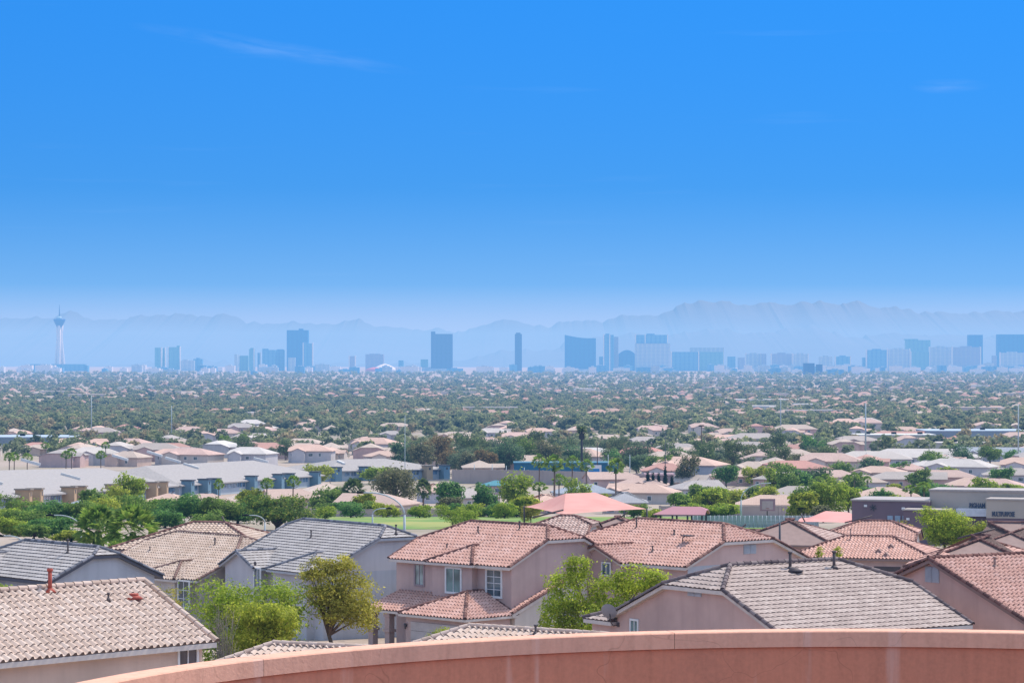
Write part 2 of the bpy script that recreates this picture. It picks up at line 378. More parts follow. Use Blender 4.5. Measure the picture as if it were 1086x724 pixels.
# the mauve house
h = House('house', 'mauve stucco two-storey house with salmon tiles, porch columns and a hipped garage roof in front', (-8.05, 184.27, -12.64, -46.0, 11.35, 10.04, .457, .5, .67), 's', T_salmon, K_red, S_mauve, TR, drop=5.7); Z['E'] = h
h.wing(6.1, 4.4, .35, 0., name='bay')
h.win(445, 609, 'front', .75, 1.25, plain('taupe_frame', (.34, .26, .26)), glass('pale_glass', (.16, .2, .19)), fw=.14)
h.win(481, 615, 'front', 1.3, 1.45, WH, GT, off=-.47, fw=.13, muntin=(1, 0)); h.win(524, 618, 'front', 1.25, 1.6, WH, GL, fw=.14, muntin=(1, 3))
gw = 6.16; h.wing(8.5, gw, 4.0, 0., drop=2.98, name='garage', L=4.5, t1=1., p=.43)
mb = MB(); mb.box((4.1, -.25 - 1.6, h.h - 3.1), (5.2, .5, h.h - 2.95)); 
pl = [h.fr @ Vector(q) for q in ((.6, -2.6, -3.05), (5.6, -2.6, -3.05), (5.6, .5, -2.05), (.6, .5, -2.05))]; acc = []
tiles([tuple(q) for q in pl], 's', Matrix(), acc, 5); pr = join_meshes(acc, 'porch_roof', T_salmon, h.root); mb = MB(); mb.plate([q - Vector((0, 0, .04)) for q in pl], .14); mb.build('fascia', TR, pr)
for cu in (1.0, 2.6):
    mb = MB(); zz = h.h - 3.22; mb.box((cu - .22, -2.42, -.5), (cu + .22, -1.98, zz)); mb.box((cu - .3, -2.5, 1.25), (cu + .3, -1.9, 1.42)); mb.box((cu - .28, -2.48, zz - .25), (cu + .28, -1.92, zz - .003)); mb.build('porch_column', S_mauve, h.root)
mb = MB(); fv = -4.0 + .35
for k in range(4): mb.box((6.3, fv - .07, .02 + k * .56), (11.0, fv - .01, .56 + k * .56))
mb.build('garage_door', plain('garage_door_paint', (.50, .44, .42)), h.root)
mb = MB(); mb.tube([(5.85, fv - .12, 1.75), (5.85, fv - .12, 2.1)], [.05, .1], 8); mb.box((5.8, fv - .12, 1.9), (5.9, fv, 2.0)); mb.build('wall_lantern', VN, h.root)
q = h.local(546, 649, 'end1', .45); mb = MB(); u0, u1, v0 = h.L - .3, h.L + .17, q.y
prof = [(v0, -.6), (v0 + 6.4, -.6), (v0 + 6.4, q.z + 2.05), (v0 + 5.4, q.z + 2.05), (v0, q.z)]
mb.face([(u1, a, b) for a, b in prof]); mb.face([(u0, a, b) for a, b in prof][::-1])
for k in range(5): (a, b), (c, d) = prof[k], prof[(k + 1) % 5]; mb.face([(u0, a, b), (u0, c, d), (u1, c, d), (u1, a, b)])
mb.build('side_wing', S_cream, h.root); acc = []
tiles([(u1 + .12, v0 - .3, q.z - .05), (u1 + .12, v0 + 5.4, q.z + 2.12), (u0, v0 + 5.4, q.z + 2.12), (u0, v0 - .3, q.z - .05)], 's', Matrix(), acc, 9); sr = join_meshes(acc, 'side_roof', T_salmon, h.root)
mb = MB(); caps(mb, (u1 + .12, v0 - .3, q.z - .02), (u1 + .12, v0 + 5.4, q.z + 2.13), .1, lift=.04); mb.build('ridge_cap', K_red, sr)
mb = MB(); mb.plate([Vector((u0, v0 - .3, q.z - .1)), Vector((u1 + .12, v0 - .3, q.z - .1)), Vector((u1 + .12, v0 + 5.4, q.z + 2.06)), Vector((u0, v0 + 5.4, q.z + 2.06))], .2); mb.build('fascia', TR, sr)
h.pipes([(*h.onroof(551, 562), .55, .05), (*h.onroof(507, 565), .4, .05), (*h.onroof(474, 582), .3, .04)], VN)
# salmon house
h = House('house', 'salmon barrel-tiled house with a small red-edged gable rising behind the bright yellow-green tree', (2.65, 185.24, -12.64, -48.2, 12.25, 11.51, .413, .63, .60), 's', T_salmon, K_red, S_rose, TR); Z['F'] = h
h.wing(4.9, 4.9, .9, 1., name='gable'); h.win(643, 603, 'front', .7, .7, WH, GL, off=-1.15)
mb = MB(); u1 = h.L - .28; mb.face([h.fr @ Vector(q) for q in ((u1 + .004, .45, -h.h), (u1 + .004, h.D - .45, -h.h), (u1 + .004, h.D - .45, .0), (u1 + .004, .45, .0))]); mb.build('end_wall', S_blue, h.root)
h.gvent(795, 582, 'end1', 1.1, .6, GV); h.pipes([(*h.onroof(675, 560), .7, .05), (*h.onroof(692, 585), .35, .04), (*h.onroof(715, 567), .3, .05)], VN)
mb = MB(); u, v = h.onroof(724, 575); z = h.h + v * h.p; mb.tube([(u, v, z), (u, v, z + .3), (u + .35, v, z + .5)], .035, 6); mb.box((u + .1, v - .3, z + .42), (u + .8, v + .25, z + .5)); mb.build('solar_attic_fan', VN, h.root)
# mauve-tile house
h = House('house', 'pink stucco house with mauve flat-tiled roof, louvred gable vent and wall-mounted satellite dish', (11.78, 122.28, -11.817, 34.4, 11.10, 12.95, .410, .66, .62), 'l', T_mauve, K_mauve, S_pink, TR); Z['G'] = h
h.gvent(737, 627, 'end0', .95, .42, GV)
h.win(673, 667, 'end0', .5, .8, WH, GT)
u, v = 0, h.D; pl = [h.fr @ Vector(q) for q in ((-.35, h.D - 2.6, -.22), (2.6, h.D - 2.6, -.22), (2.6, h.D + .2, -.05), (-.35, h.D + .2, -.05))]
fr = Matrix.Translation((.0, h.D - .3, h.h - .25)) ; add_roof(h.root, fr, 5, 2.2, .36, 0., 1., 'l', h.tm, h.cm, TR, name='side_roof', which=('front', 'end0', 'back'), capr=.1)
mb = MB(); mb.prism([(.3, h.D - .5), (4.6, h.D - .5), (4.6, h.D + 1.6), (.3, h.D + 1.6)], -.5, h.h - .4); mb.build('side_wall', S_pink, h.root)
u, v = h.onroof(830, 600); h.pipes([(*h.onroof(838, 603), .75, .07), (*h.onroof(884.5, 602), .75, .07)], VN); h.pipes([(*h.onroof(842, 605), .08, .14)], VN, name='roof_vent')
# dish on the side wall
Mw = h.wmat(h.local(656, 662, 'end0'), 'end0'); dsh = empty('satellite_dish', (0, 0, 0)); dsh.parent = h.root; dsh.matrix_local = Mw
mb = MB(); mb.box((-.08, 0, -.1), (.08, .06, .1)); mb.tube([(0, .05, 0), (0, .3, -.04), (-.05, .5, .15), (-.05, .55, .55)], .025, 6); mb.build('bracket', VN, dsh)
mb = MB(); rings = [(Vector((0, 0, 0)), 0)]; n = 20; prev = None; ax = Matrix.Translation((-.05, .62, .62)) @ Matrix.Rotation(R(35), 4, 'Z') @ Matrix.Rotation(R(62), 4, 'X')
for k in range(6):
    r = .38 * k / 5; rings = [ax @ Vector((r * math.cos(2 * math.pi * i / n), r * 1.1 * math.sin(2 * math.pi * i / n), .5 * r * r)) for i in range(n)]
    if prev:
        for i in range(n): mb.face([prev[i], prev[(i + 1) % n], rings[(i + 1) % n], rings[i]], smooth=True)
    prev = rings
mb.build('reflector', plain('dish_grey', (.30, .29, .31), .5), dsh)
mb = MB(); mb.tube([ax @ Vector((0, -.38, .05)), ax @ Vector((0, -.1, .42))], .015, 6); mb.box((-.04, -.06, -.04), (.04, .06, .06), ax @ Matrix.Translation((0, -.08, .42))); mb.build('receiver_arm', VN, dsh)
# right house
h = House('house', 'brown-pink gabled house at the right edge, salmon barrel tiles and a double louvred gable vent', (23.66, 129.11, -11.86, 32.7, 16.00, 14.00, .368, 1, 1), 's', T_salmon, K_red, S_pink, TRb); Z['H'] = h
h.gvent(989, 609, 'end0', .95, .75, GV); h.pipes([(*h.onroof(1055, 601), .45, .06)], TRb)
# small hips right of it and below
h = House('house', 'low salmon hip-roofed house with three small attic vents, just beyond the mauve roof', (22.61, 234.5, -15.95, -17.4, 12.5, 8.6, .36, 0, 0), 's', T_salmon, K_red, S_rose, TRb); Z['I'] = h
for px, py in ((932, 584), (945, 579), (940, 588)):
    u, v = h.onroof(px, py); z = h.h + v * h.p; mb = MB(); mb.face([(u - .35, v - .3, z - .1), (u, v - .35, z + .22), (u + .35, v - .3, z - .1)]); mb.face([(u - .35, v - .3, z - .1), (u, v + .5, z + .26), (u, v - .35, z + .22)]); mb.face([(u, v - .35, z + .22), (u, v + .5, z + .26), (u + .35, v - .3, z - .1)]); mb.build('dormer_vent', TRb, h.root)
h.pipes([(*h.onroof(902, 572), .9, .05)], TRb); mb = MB(); M = h.wmat(h.local(941, 603, 'front'), 'front'); mb.box((-1.1, -.02, -.2), (1.1, .03, .2), M); mb.build('vent_grille', VN, h.root)
h = House('house', 'low tan roof tip just above the parapet below the two garden trees', (-15.59, 111.85, -13.16, -25.3, 14.0, 9.0, .423, 0, 0), 's', T_tan, K_tan, S_beige, TR); Z['J'] = h
h = House('house', 'low tan tiled hip roof rising just above the parapet in front of the garage', (-8.06, 118.80, -13.03, -34.1, 16.0, 9.0, .426, 0, 0), 's', T_tan, K_tan, S_beige, TR); Z['K'] = h
h.pipes([(*h.onroof(568, 672), .35, .05)], VN)
# ------------------------------------------------------------------ terrace parapet
cx, cy, rad = 1.285, 8.06, 2.76; cz = -1.02
def arc(r, a): return (cx + r * math.cos(a), cy + r * math.sin(a))
def ring(mb, r0, r1, z0, z1, bev=.004, A0=R(-35), A1=R(215), n=160):
    prof = [(r0, z0), (r0, z1 - bev), (r0 + bev, z1), (r1 - bev, z1), (r1, z1 - bev), (r1, z0)]
    for i in range(n):
        a, b = A0 + (A1 - A0) * i / n, A0 + (A1 - A0) * (i + 1) / n
        for k in range(len(prof)):
            p, q = prof[k], prof[(k + 1) % len(prof)]; mb.face([(*arc(p[0], a), p[1]), (*arc(p[0], b), p[1]), (*arc(q[0], b), q[1]), (*arc(q[0], a), q[1])], smooth=True)
def parapet_mat(name, col):
    m, N, L, b = nt(name)
    c = mixc(N, L, mp(N, L, noise(N, L, 1, 5, sc=(22, 22, 1.6)), .42, .72, 0, .45), col, [x * .62 for x in col])
    c = mixc(N, L, mp(N, L, noise(N, L, 3.1, 5), .45, .75, 0, .5), c, [x * .72 + .03 for x in col]); c = mixc(N, L, mp(N, L, noise(N, L, 60, 2), .35, .7, 0, .3), c, [min(.9, x * 1.25) for x in col])
    c = mixc(N, L, mp(N, L, noise(N, L, 1, 4, sc=(9, 9, .7)), .62, .7, 0, .35), c, [.8, .55, .46])
    v = N.new('ShaderNodeTexVoronoi'); v.feature = 'DISTANCE_TO_EDGE'; v.inputs['Scale'].default_value = 1.3; t = N.new('ShaderNodeTexCoord'); w = N.new('ShaderNodeVectorMath'); w.operation = 'ADD'; nn = N.new('ShaderNodeTexNoise'); nn.inputs['Scale'].default_value = 5; L.new(t.outputs['Object'], nn.inputs[0]); sc_ = N.new('ShaderNodeVectorMath'); sc_.operation = 'SCALE'; sc_.inputs['Scale'].default_value = .35; L.new(nn.outputs['Color'], sc_.inputs[0]); L.new(t.outputs['Object'], w.inputs[0]); L.new(sc_.outputs[0], w.inputs[1]); L.new(w.outputs[0], v.inputs['Vector'])
    c = mixc(N, L, mp(N, L, v.outputs['Distance'], 0, .0035, .35, 0), c, [x * .35 for x in col]); L.new(c, b.inputs['Base Color']); b.inputs['Roughness'].default_value = .95
    bp = N.new('ShaderNodeBump'); bp.inputs['Strength'].default_value = .35; bp.inputs['Distance'].default_value = .004; L.new(noise(N, L, 90, 3), bp.inputs['Height']); L.new(bp.outputs[0], b.inputs['Normal']); return m
root = empty('parapet_wall', (cx, cy, gz(9) - .0), 0, 'curved terracotta stucco parapet wall with a paler projecting cap across the foreground', 'wall')
def rel(mb):
    mb.v = [(a - root.location.x, b - root.location.y, c - root.location.z) for a, b, c in mb.v]; return mb
mb = MB(); ring(mb, rad + .012, rad + .10, gz(9) - .3, cz - .06); rel(mb).build('wall_body', parapet_mat('terracotta_stucco', (.63, .245, .15)), root)
mb = MB(); js = [-35, 22, 67, 104, 141, 215]
for a, b in zip(js, js[1:]): ring(mb, rad, rad + .11, cz - .06, cz, A0=R(a + .02), A1=R(b - .02), n=int((b - a) / 1.5) + 2)
rel(mb).build('wall_cap', parapet_mat('pale_terracotta_stucco', (.78, .40, .275)), root)
mb = MB(); ring(mb, rad + .006, rad + .104, cz - .059, cz - .005); rel(mb).build('cap_bed', plain('mortar_bed', (.42, .22, .17)), root)
# ------------------------------------------------------------------ vegetation
def leaf_cards(pos, nrm, size, rng, asp=.55):
    """one small bent leaf (4 corners) at each position; returns verts (n*4,3)"""
    n = len(pos); r = rng.normal(size=(n, 3)); a = np.cross(nrm, r); a /= np.linalg.norm(a, axis=1)[:, None] + 1e-9; b = np.cross(nrm, a)
    s = size * rng.uniform(.6, 1.3, (n, 1)); k = nrm * s * .18
    return np.stack([pos - a * s, pos - b * s * asp + k, pos + a * s, pos + b * s * asp + k], 1).reshape(-1, 3)
def quads_mesh(name, V, mat, smooth=False):
    n = len(V) // 4; me = bpy.data.meshes.new(name); me.vertices.add(len(V)); me.vertices.foreach_set('co', V.astype(np.float32).ravel())
    me.loops.add(n * 4); me.loops.foreach_set('vertex_index', np.arange(n * 4, dtype=np.int32)); me.polygons.add(n); me.polygons.foreach_set('loop_start', np.arange(0, n * 4, 4, dtype=np.int32))
    me.update(calc_edges=True); me.materials.append(mat); return me
def crown_pts(blobs, n, rng, shell=.55, gap=.3, droop=0., up=.3):
    vol = np.array([b[3] * b[4] * b[5] for b in blobs]) ** .67; out = []; nr = []
    ph = rng.uniform(0, 6, 3)
    for b, q in zip(blobs, vol / vol.sum()):
        m = int(n * q * 1.6) + 4; d = rng.normal(size=(m, 3)); d /= np.linalg.norm(d, axis=1)[:, None]
        rr = shell + (1.06 - shell) * rng.random((m, 1)) ** .7
        fr = 1.9 / max(b[3], .5)
        rr = rr * (1 + .22 * np.sin(d[:, :1] * 5 + ph[0] + b[0]) * np.sin(d[:, 1:2] * 6 + ph[1]) + .16 * np.sin(d[:, 2:] * 9 + ph[2] + b[1]) + .08 * rng.normal(size=(m, 1)))
        p = d * rr * np.array(b[3:6]); g = np.sin(p[:, 0] * fr * 2.3 + ph[0]) + np.sin(p[:, 1] * fr * 2.1 + ph[1]) + np.sin(p[:, 2] * fr * 3.1 + ph[2]) + .6 * rng.normal(size=m)
        p = p[g > (gap - 1) * 1.8][: int(n * q) + 2]; dd = d[g > (gap - 1) * 1.8][: int(n * q) + 2]
        if droop: p[:, 2] -= droop * (np.hypot(p[:, 0] / b[3], p[:, 1] / b[4]) ** 2) * b[5]
        out.append(p + np.array(b[:3])); v = dd + rng.normal(size=dd.shape) * .6 + np.array([0, 0, up]); nr.append(v / np.linalg.norm(v, axis=1)[:, None])
    return np.concatenate(out), np.concatenate(nr)
BARK = plain('bark', (.16, .11, .08), .95, var=.4); BARKG = plain('grey_bark', (.24, .20, .17), .95, var=.3)
def tree(name, label, loc, blobs, n, size, mat, trunk_h, tr, seed=1, bark=None, lean=(0, 0), group=None, cat='tree', gap=.3, droop=0., shell=.5, asp=.5, twigs=0):
    rng = np.random.default_rng(seed); rr = random.Random(seed); root = empty(name, loc, 0, label, cat, group)
    P, Nn = crown_pts(blobs, n, rng, shell, gap, droop); me = quads_mesh('crown', leaf_cards(P, Nn, size, rng, asp), mat)
    o = bpy.data.objects.new('crown', me); C.objects.link(o); o.parent = root
    mb = MB(); top = Vector((lean[0], lean[1], trunk_h)); mid = top * .5 + Vector((lean[0] * -.15, .08, 0))
    mb.tube([(0, 0, -.2), mid * .5 + Vector((.03, 0, 0)), mid, top], [tr * 1.25, tr, tr * .85, tr * .75], 8)
    for b in blobs:
        c = Vector(b[:3])
        for k in range(2 + twigs):
            e = c + Vector((rr.uniform(-.7, .7) * b[3], rr.uniform(-.7, .7) * b[4], rr.uniform(-.2, .75) * b[5])); m1 = top.lerp(e, .5) + Vector((rr.uniform(-.3, .3), rr.uniform(-.3, .3), .25)) * (b[3] * .25)
            mb.tube([top - Vector((0, 0, .1)), m1, e], [tr * .5, tr * .28, tr * .07], 5)
    mb.build('trunk', bark or BARK, root); return root
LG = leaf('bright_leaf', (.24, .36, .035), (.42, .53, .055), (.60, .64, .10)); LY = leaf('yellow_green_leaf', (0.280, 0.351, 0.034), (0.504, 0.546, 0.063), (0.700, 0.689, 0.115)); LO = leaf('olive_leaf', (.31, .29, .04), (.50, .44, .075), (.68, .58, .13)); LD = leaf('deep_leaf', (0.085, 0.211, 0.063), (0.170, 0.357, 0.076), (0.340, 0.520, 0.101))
def g(px, d): return at(px, d)
def blobs(w, h, z, n, seed, ys=.8):            # n uneven lobes filling a crown w wide and h tall centred at height z
    rr = random.Random(seed); o = [(0, 0, z, w * .34, w * .34 * ys, h * .38)]
    for i in range(n):
        a = 2 * math.pi * i / n + rr.uniform(-.4, .4); e = rr.uniform(-.3, .32); q = rr.uniform(.6, 1.)
        o.append((math.cos(a) * w * .3 * q, math.sin(a) * w * .3 * q * ys, z + e * h, w * rr.uniform(.15, .24), w * rr.uniform(.15, .22) * ys, h * rr.uniform(.16, .26)))
    return o
D0 = 160.
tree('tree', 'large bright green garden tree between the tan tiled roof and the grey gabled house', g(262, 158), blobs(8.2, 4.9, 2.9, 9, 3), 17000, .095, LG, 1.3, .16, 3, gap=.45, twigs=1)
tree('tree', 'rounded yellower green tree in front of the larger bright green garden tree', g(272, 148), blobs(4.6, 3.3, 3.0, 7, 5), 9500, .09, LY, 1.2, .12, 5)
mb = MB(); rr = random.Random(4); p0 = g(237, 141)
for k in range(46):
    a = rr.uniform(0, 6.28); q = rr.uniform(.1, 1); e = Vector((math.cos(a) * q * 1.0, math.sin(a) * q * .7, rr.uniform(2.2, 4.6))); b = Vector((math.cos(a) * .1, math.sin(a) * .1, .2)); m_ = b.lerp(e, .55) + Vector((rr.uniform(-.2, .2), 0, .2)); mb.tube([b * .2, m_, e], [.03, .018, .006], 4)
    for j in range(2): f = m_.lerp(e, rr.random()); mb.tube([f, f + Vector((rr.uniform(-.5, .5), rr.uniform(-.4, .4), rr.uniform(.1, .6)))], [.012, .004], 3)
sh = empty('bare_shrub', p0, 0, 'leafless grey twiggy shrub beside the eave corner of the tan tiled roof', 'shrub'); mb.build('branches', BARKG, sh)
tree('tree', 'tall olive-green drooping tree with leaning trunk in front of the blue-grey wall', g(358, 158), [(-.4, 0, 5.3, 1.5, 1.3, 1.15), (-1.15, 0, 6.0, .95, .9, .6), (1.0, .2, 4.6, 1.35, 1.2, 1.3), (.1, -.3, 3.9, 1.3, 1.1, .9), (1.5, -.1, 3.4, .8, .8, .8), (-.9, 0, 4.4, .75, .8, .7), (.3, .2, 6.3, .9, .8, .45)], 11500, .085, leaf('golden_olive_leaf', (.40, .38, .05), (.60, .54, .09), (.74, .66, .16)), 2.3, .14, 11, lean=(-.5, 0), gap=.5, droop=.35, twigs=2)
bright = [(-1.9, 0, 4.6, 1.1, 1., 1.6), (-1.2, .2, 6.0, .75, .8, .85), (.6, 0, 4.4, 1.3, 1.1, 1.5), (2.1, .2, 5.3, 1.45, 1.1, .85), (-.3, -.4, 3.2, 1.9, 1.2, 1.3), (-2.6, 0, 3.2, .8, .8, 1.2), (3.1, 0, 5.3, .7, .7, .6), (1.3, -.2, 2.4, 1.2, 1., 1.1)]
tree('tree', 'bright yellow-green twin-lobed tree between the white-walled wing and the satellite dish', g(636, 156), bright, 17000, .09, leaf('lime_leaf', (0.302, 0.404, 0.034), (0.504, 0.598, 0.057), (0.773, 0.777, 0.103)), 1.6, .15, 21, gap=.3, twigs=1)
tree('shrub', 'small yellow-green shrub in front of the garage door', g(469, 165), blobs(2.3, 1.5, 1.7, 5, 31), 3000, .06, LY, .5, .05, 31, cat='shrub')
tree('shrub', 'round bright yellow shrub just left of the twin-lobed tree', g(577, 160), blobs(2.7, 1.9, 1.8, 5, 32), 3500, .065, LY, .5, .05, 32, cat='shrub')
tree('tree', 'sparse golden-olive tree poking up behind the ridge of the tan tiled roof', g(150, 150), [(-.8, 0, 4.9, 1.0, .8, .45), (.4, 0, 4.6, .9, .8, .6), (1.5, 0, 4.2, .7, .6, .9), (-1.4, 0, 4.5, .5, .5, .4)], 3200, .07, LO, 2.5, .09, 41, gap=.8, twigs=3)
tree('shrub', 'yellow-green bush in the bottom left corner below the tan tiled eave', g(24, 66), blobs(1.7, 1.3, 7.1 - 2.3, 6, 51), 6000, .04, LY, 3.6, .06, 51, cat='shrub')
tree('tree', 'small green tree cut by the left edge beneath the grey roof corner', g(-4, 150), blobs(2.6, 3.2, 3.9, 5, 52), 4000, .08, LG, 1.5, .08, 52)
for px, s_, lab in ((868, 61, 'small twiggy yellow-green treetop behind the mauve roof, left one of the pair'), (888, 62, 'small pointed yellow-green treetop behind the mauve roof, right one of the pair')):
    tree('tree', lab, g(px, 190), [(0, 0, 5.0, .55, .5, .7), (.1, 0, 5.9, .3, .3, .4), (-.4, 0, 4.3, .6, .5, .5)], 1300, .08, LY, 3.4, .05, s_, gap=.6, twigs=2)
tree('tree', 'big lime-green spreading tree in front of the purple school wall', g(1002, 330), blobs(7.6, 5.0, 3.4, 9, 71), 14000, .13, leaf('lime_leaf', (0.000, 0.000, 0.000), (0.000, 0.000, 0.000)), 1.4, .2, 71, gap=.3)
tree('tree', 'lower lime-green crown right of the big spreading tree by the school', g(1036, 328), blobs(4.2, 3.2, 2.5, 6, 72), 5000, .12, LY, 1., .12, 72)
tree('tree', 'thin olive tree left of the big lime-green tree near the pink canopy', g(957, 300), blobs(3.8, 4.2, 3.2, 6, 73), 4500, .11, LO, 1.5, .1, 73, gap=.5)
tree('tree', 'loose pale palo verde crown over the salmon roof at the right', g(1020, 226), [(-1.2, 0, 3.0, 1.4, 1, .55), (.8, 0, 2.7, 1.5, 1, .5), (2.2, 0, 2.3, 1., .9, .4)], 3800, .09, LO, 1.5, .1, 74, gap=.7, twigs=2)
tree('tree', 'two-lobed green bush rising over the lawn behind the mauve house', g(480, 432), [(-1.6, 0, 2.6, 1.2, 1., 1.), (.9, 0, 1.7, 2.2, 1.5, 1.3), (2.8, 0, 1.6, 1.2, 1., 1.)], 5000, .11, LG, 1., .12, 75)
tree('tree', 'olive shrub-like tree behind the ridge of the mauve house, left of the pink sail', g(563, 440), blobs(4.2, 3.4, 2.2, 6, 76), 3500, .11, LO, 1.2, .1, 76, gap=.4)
# ---- hedge of tall shrubs behind the first houses, each its own crown
HG = [LG, LD, LD, LY, leaf('mid_leaf', (0.132, 0.244, 0.044), (0.246, 0.390, 0.063), (0.416, 0.520, 0.101), obj=.2)]; LM = HG[4]
def midtree(name, label, px, d, w, h, mat, seed, n=2600, size=.2, group=None, cat='tree', gap=.35, z=None, th=None):
    z = z if z else h * .56; return tree(name, label, g(px, d), blobs(w, h * .88, z, 7, seed), n, size, mat, th or h * .3, .05 * w * .6, seed, group=group, cat=cat, gap=gap)
hedge = [(4, 430, 8, 4.0, LG, 'bright green'), (32, 420, 9, 3.6, LM, 'mid green'), (58, 440, 10, 4.6, LD, 'dark green'), (85, 440, 9, 4.2, LM, 'feathery green'), (54, 400, 8, 3.0, LD, 'low dark'), (75, 375, 5, 1.8, LY, 'low yellow'), (165, 455, 9, 4.6, LM, 'mid green'), (186, 450, 9.5, 5.2, LD, 'dark green'), (208, 455, 9, 4.8, LD, 'deep green'), (232, 450, 9, 4.6, LM, 'bushy green'), (252, 452, 8, 4.4, LD, 'small dark')]
for i, (px, d, w, h_, mt, cl) in enumerate(hedge):
    place = ['at the left edge', 'between the left edge and the first palm', 'in the gap left of the palms', 'just left of the first fan palm', 'in front of the left street lamps', 'beside the left street lamp post', 'just right of the second fan palm', 'third right of the fan palms', 'midway from palms to round tree', 'second left of the round tree', 'touching the big round tree'][i]
    midtree('tree', f'{cl} shrubby tree {place} in the hedge row', px, d, w, h_, mt, 100 + i, 5600, .2, 'hedge row of shrubby trees', z=h_ * .46, th=.6)
bush = [(12, 395, 6, 3.2, LG, 'light green bush by the far left lamp'), (36, 385, 5, 2.4, LM, 'mid green bush right of the far left lamp'), (98, 425, 6, 2.8, LD, 'dark leafy bush behind the reddish palm'), (118, 440, 6, 3., LD, 'dull green bush between the two near palms'), (150, 435, 6, 2.8, LD, 'dark bush behind the brown palm'), (92, 372, 4, 1.6, LY, 'low golden shrub at the left lamp foot'), (175, 430, 7, 3.2, LD, 'low dark bush in front of the hedge'), (222, 425, 7, 3.4, LM, 'soft green bush before the deep green hedge tree'), (20, 450, 9, 5.2, LM, 'tall dull green shrub by the left edge'), (110, 460, 9, 5.4, LY, 'pale yellow-green shrub in the gap below the tan bays'), (136, 470, 8, 5, LM, 'mixed green shrub right of the pale yellow one')]
for i, (px, d, w, h_, mt, lab) in enumerate(bush): midtree('shrub', lab, px, d, w, h_, mt, 140 + i, 3600, .19, cat='shrub', z=h_ * .44, th=.4)
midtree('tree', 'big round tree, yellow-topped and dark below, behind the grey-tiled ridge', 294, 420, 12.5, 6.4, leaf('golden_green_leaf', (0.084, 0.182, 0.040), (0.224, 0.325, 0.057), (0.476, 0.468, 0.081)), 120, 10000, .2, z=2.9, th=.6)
# ---- palms
PT = plain('palm_trunk', (.22, .15, .11), .95, var=.35); PR = plain('red_palm_trunk', (.26, .10, .07), .95, var=.35); PF = leaf('palm_leaf', (0.112, 0.221, 0.034), (0.238, 0.364, 0.057), (0.392, 0.468, 0.092)); PFd = leaf('dark_palm_leaf', (0.063, 0.117, 0.040), (0.126, 0.182, 0.052), (0.196, 0.221, 0.081))
def palm(label, loc, h, cr, seed=1, mat=None, bark=None, nf=34, tr=.2, group='fan palms'):
    rr = random.Random(seed); root = empty('palm_tree', loc, rr.uniform(0, 6), label, 'palm tree', group)
    mb = MB(); mb.tube([(0, 0, -.2), (.05, 0, h * .3), (.0, .05, h * .7), (0, 0, h)], [tr * 1.3, tr, tr * .85, tr * .9], 8); mb.build('trunk', bark or PT, root)
    V = []
    for i in range(nf):
        a = 2.4 * i; el = R(80 - 118 * (i / nf) ** 1.1 + rr.uniform(-8, 8)); ln = cr * rr.uniform(.42, .6)
        d = Vector((math.cos(a) * math.cos(el), math.sin(a) * math.cos(el), math.sin(el))); b = Vector((0, 0, h + .1)) + d * .15; t = b + d * ln
        sd = (Matrix.Rotation(rr.uniform(-1.1, 1.1), 3, d) @ d.cross(Vector((0, 0, 1))).normalized()); up = sd.cross(d)
        V += [b - sd * .03, b + sd * .03, t + sd * .02, t - sd * .02]
        for k in range(9):
            w = R(-75 + 150 * k / 8); dd = (d * math.cos(w) + sd * math.sin(w)).normalized(); ll = cr * .46 * (1 - .22 * abs(w)); e = t + dd * ll - Vector((0, 0, ll * .12 * rr.uniform(.3, 1.6))); m_ = t + dd * ll * .55; q = dd.cross(up).normalized() * cr * .055
            V += [t, m_ + q, e, m_ - q]
    for i in range(nf // 2):
        a = 2.4 * i + 1; V0 = Vector((math.cos(a) * tr * 1.1, math.sin(a) * tr * 1.1, h - .05)); e = V0 + Vector((math.cos(a) * .3 * cr * .4, math.sin(a) * .3 * cr * .4, -cr * .55)); s2 = Vector((-math.sin(a), math.cos(a), 0)) * .18
        V += [V0 - s2 * .5, V0 + s2 * .5, e + s2, e - s2]
    me = quads_mesh('crown', np.array([tuple(v) for v in V]), mat or PF); o = bpy.data.objects.new('crown', me); C.objects.link(o); o.parent = root; return root
palm('bushy bright fan palm with reddish trunk, left one of the near pair', g(104, 315), 3.6, 3.1, 1, bark=PR, nf=64, tr=.3)
palm('bushy bright fan palm with brown trunk, right one of the near pair', g(141, 305), 3.8, 3.3, 2, nf=64, tr=.28)
palm('small low fan palm between the two bushy near palms', g(127, 300), 1.6, 1.7, 3, nf=44, tr=.2)
pp = palm('tall slim fan palm far left in the row behind the pink sail', g(572, 720), 9.5, 2.3, 10)
def cpalm(px, d, s, label, sx=1., src=None, grp='fan palms'):
    c = copy_tree(src or pp); c.location = g(px, d); c.scale = (sx, sx, s); c.rotation_euler = (0, 0, random.uniform(0, 6)); tag(c, label, 'palm tree', grp); return c
cpalm(588, 600, 1.05, 'tallest dark-trunked fan palm rising behind the left half of the pink sail', 1.1); cpalm(593, 610, .7, 'shorter fan palm touching the tallest one behind the pink sail', .8)
cpalm(607, 720, .98, 'third tall fan palm from the left behind the pink sail'); cpalm(622, 720, .9, 'fourth fan palm, just right of its neighbour near the block wall'); cpalm(653, 620, 1., 'lone slim fan palm left of the dark cypresses', .95); cpalm(572, 560, .55, 'short fan palm beside the green trees left of the pink sail', .8)
dk = palm('dark shaggy palm in front of the grey office roofs', g(375, 600), 4.4, 3.0, 14, mat=PFd, nf=50, tr=.35)
cpalm(412, 640, .9, 'dark palm crown behind the large grey-green tree', .8, dk); cpalm(449, 640, 1., 'dark palm just left of the tan-walled office corner', .7, dk)
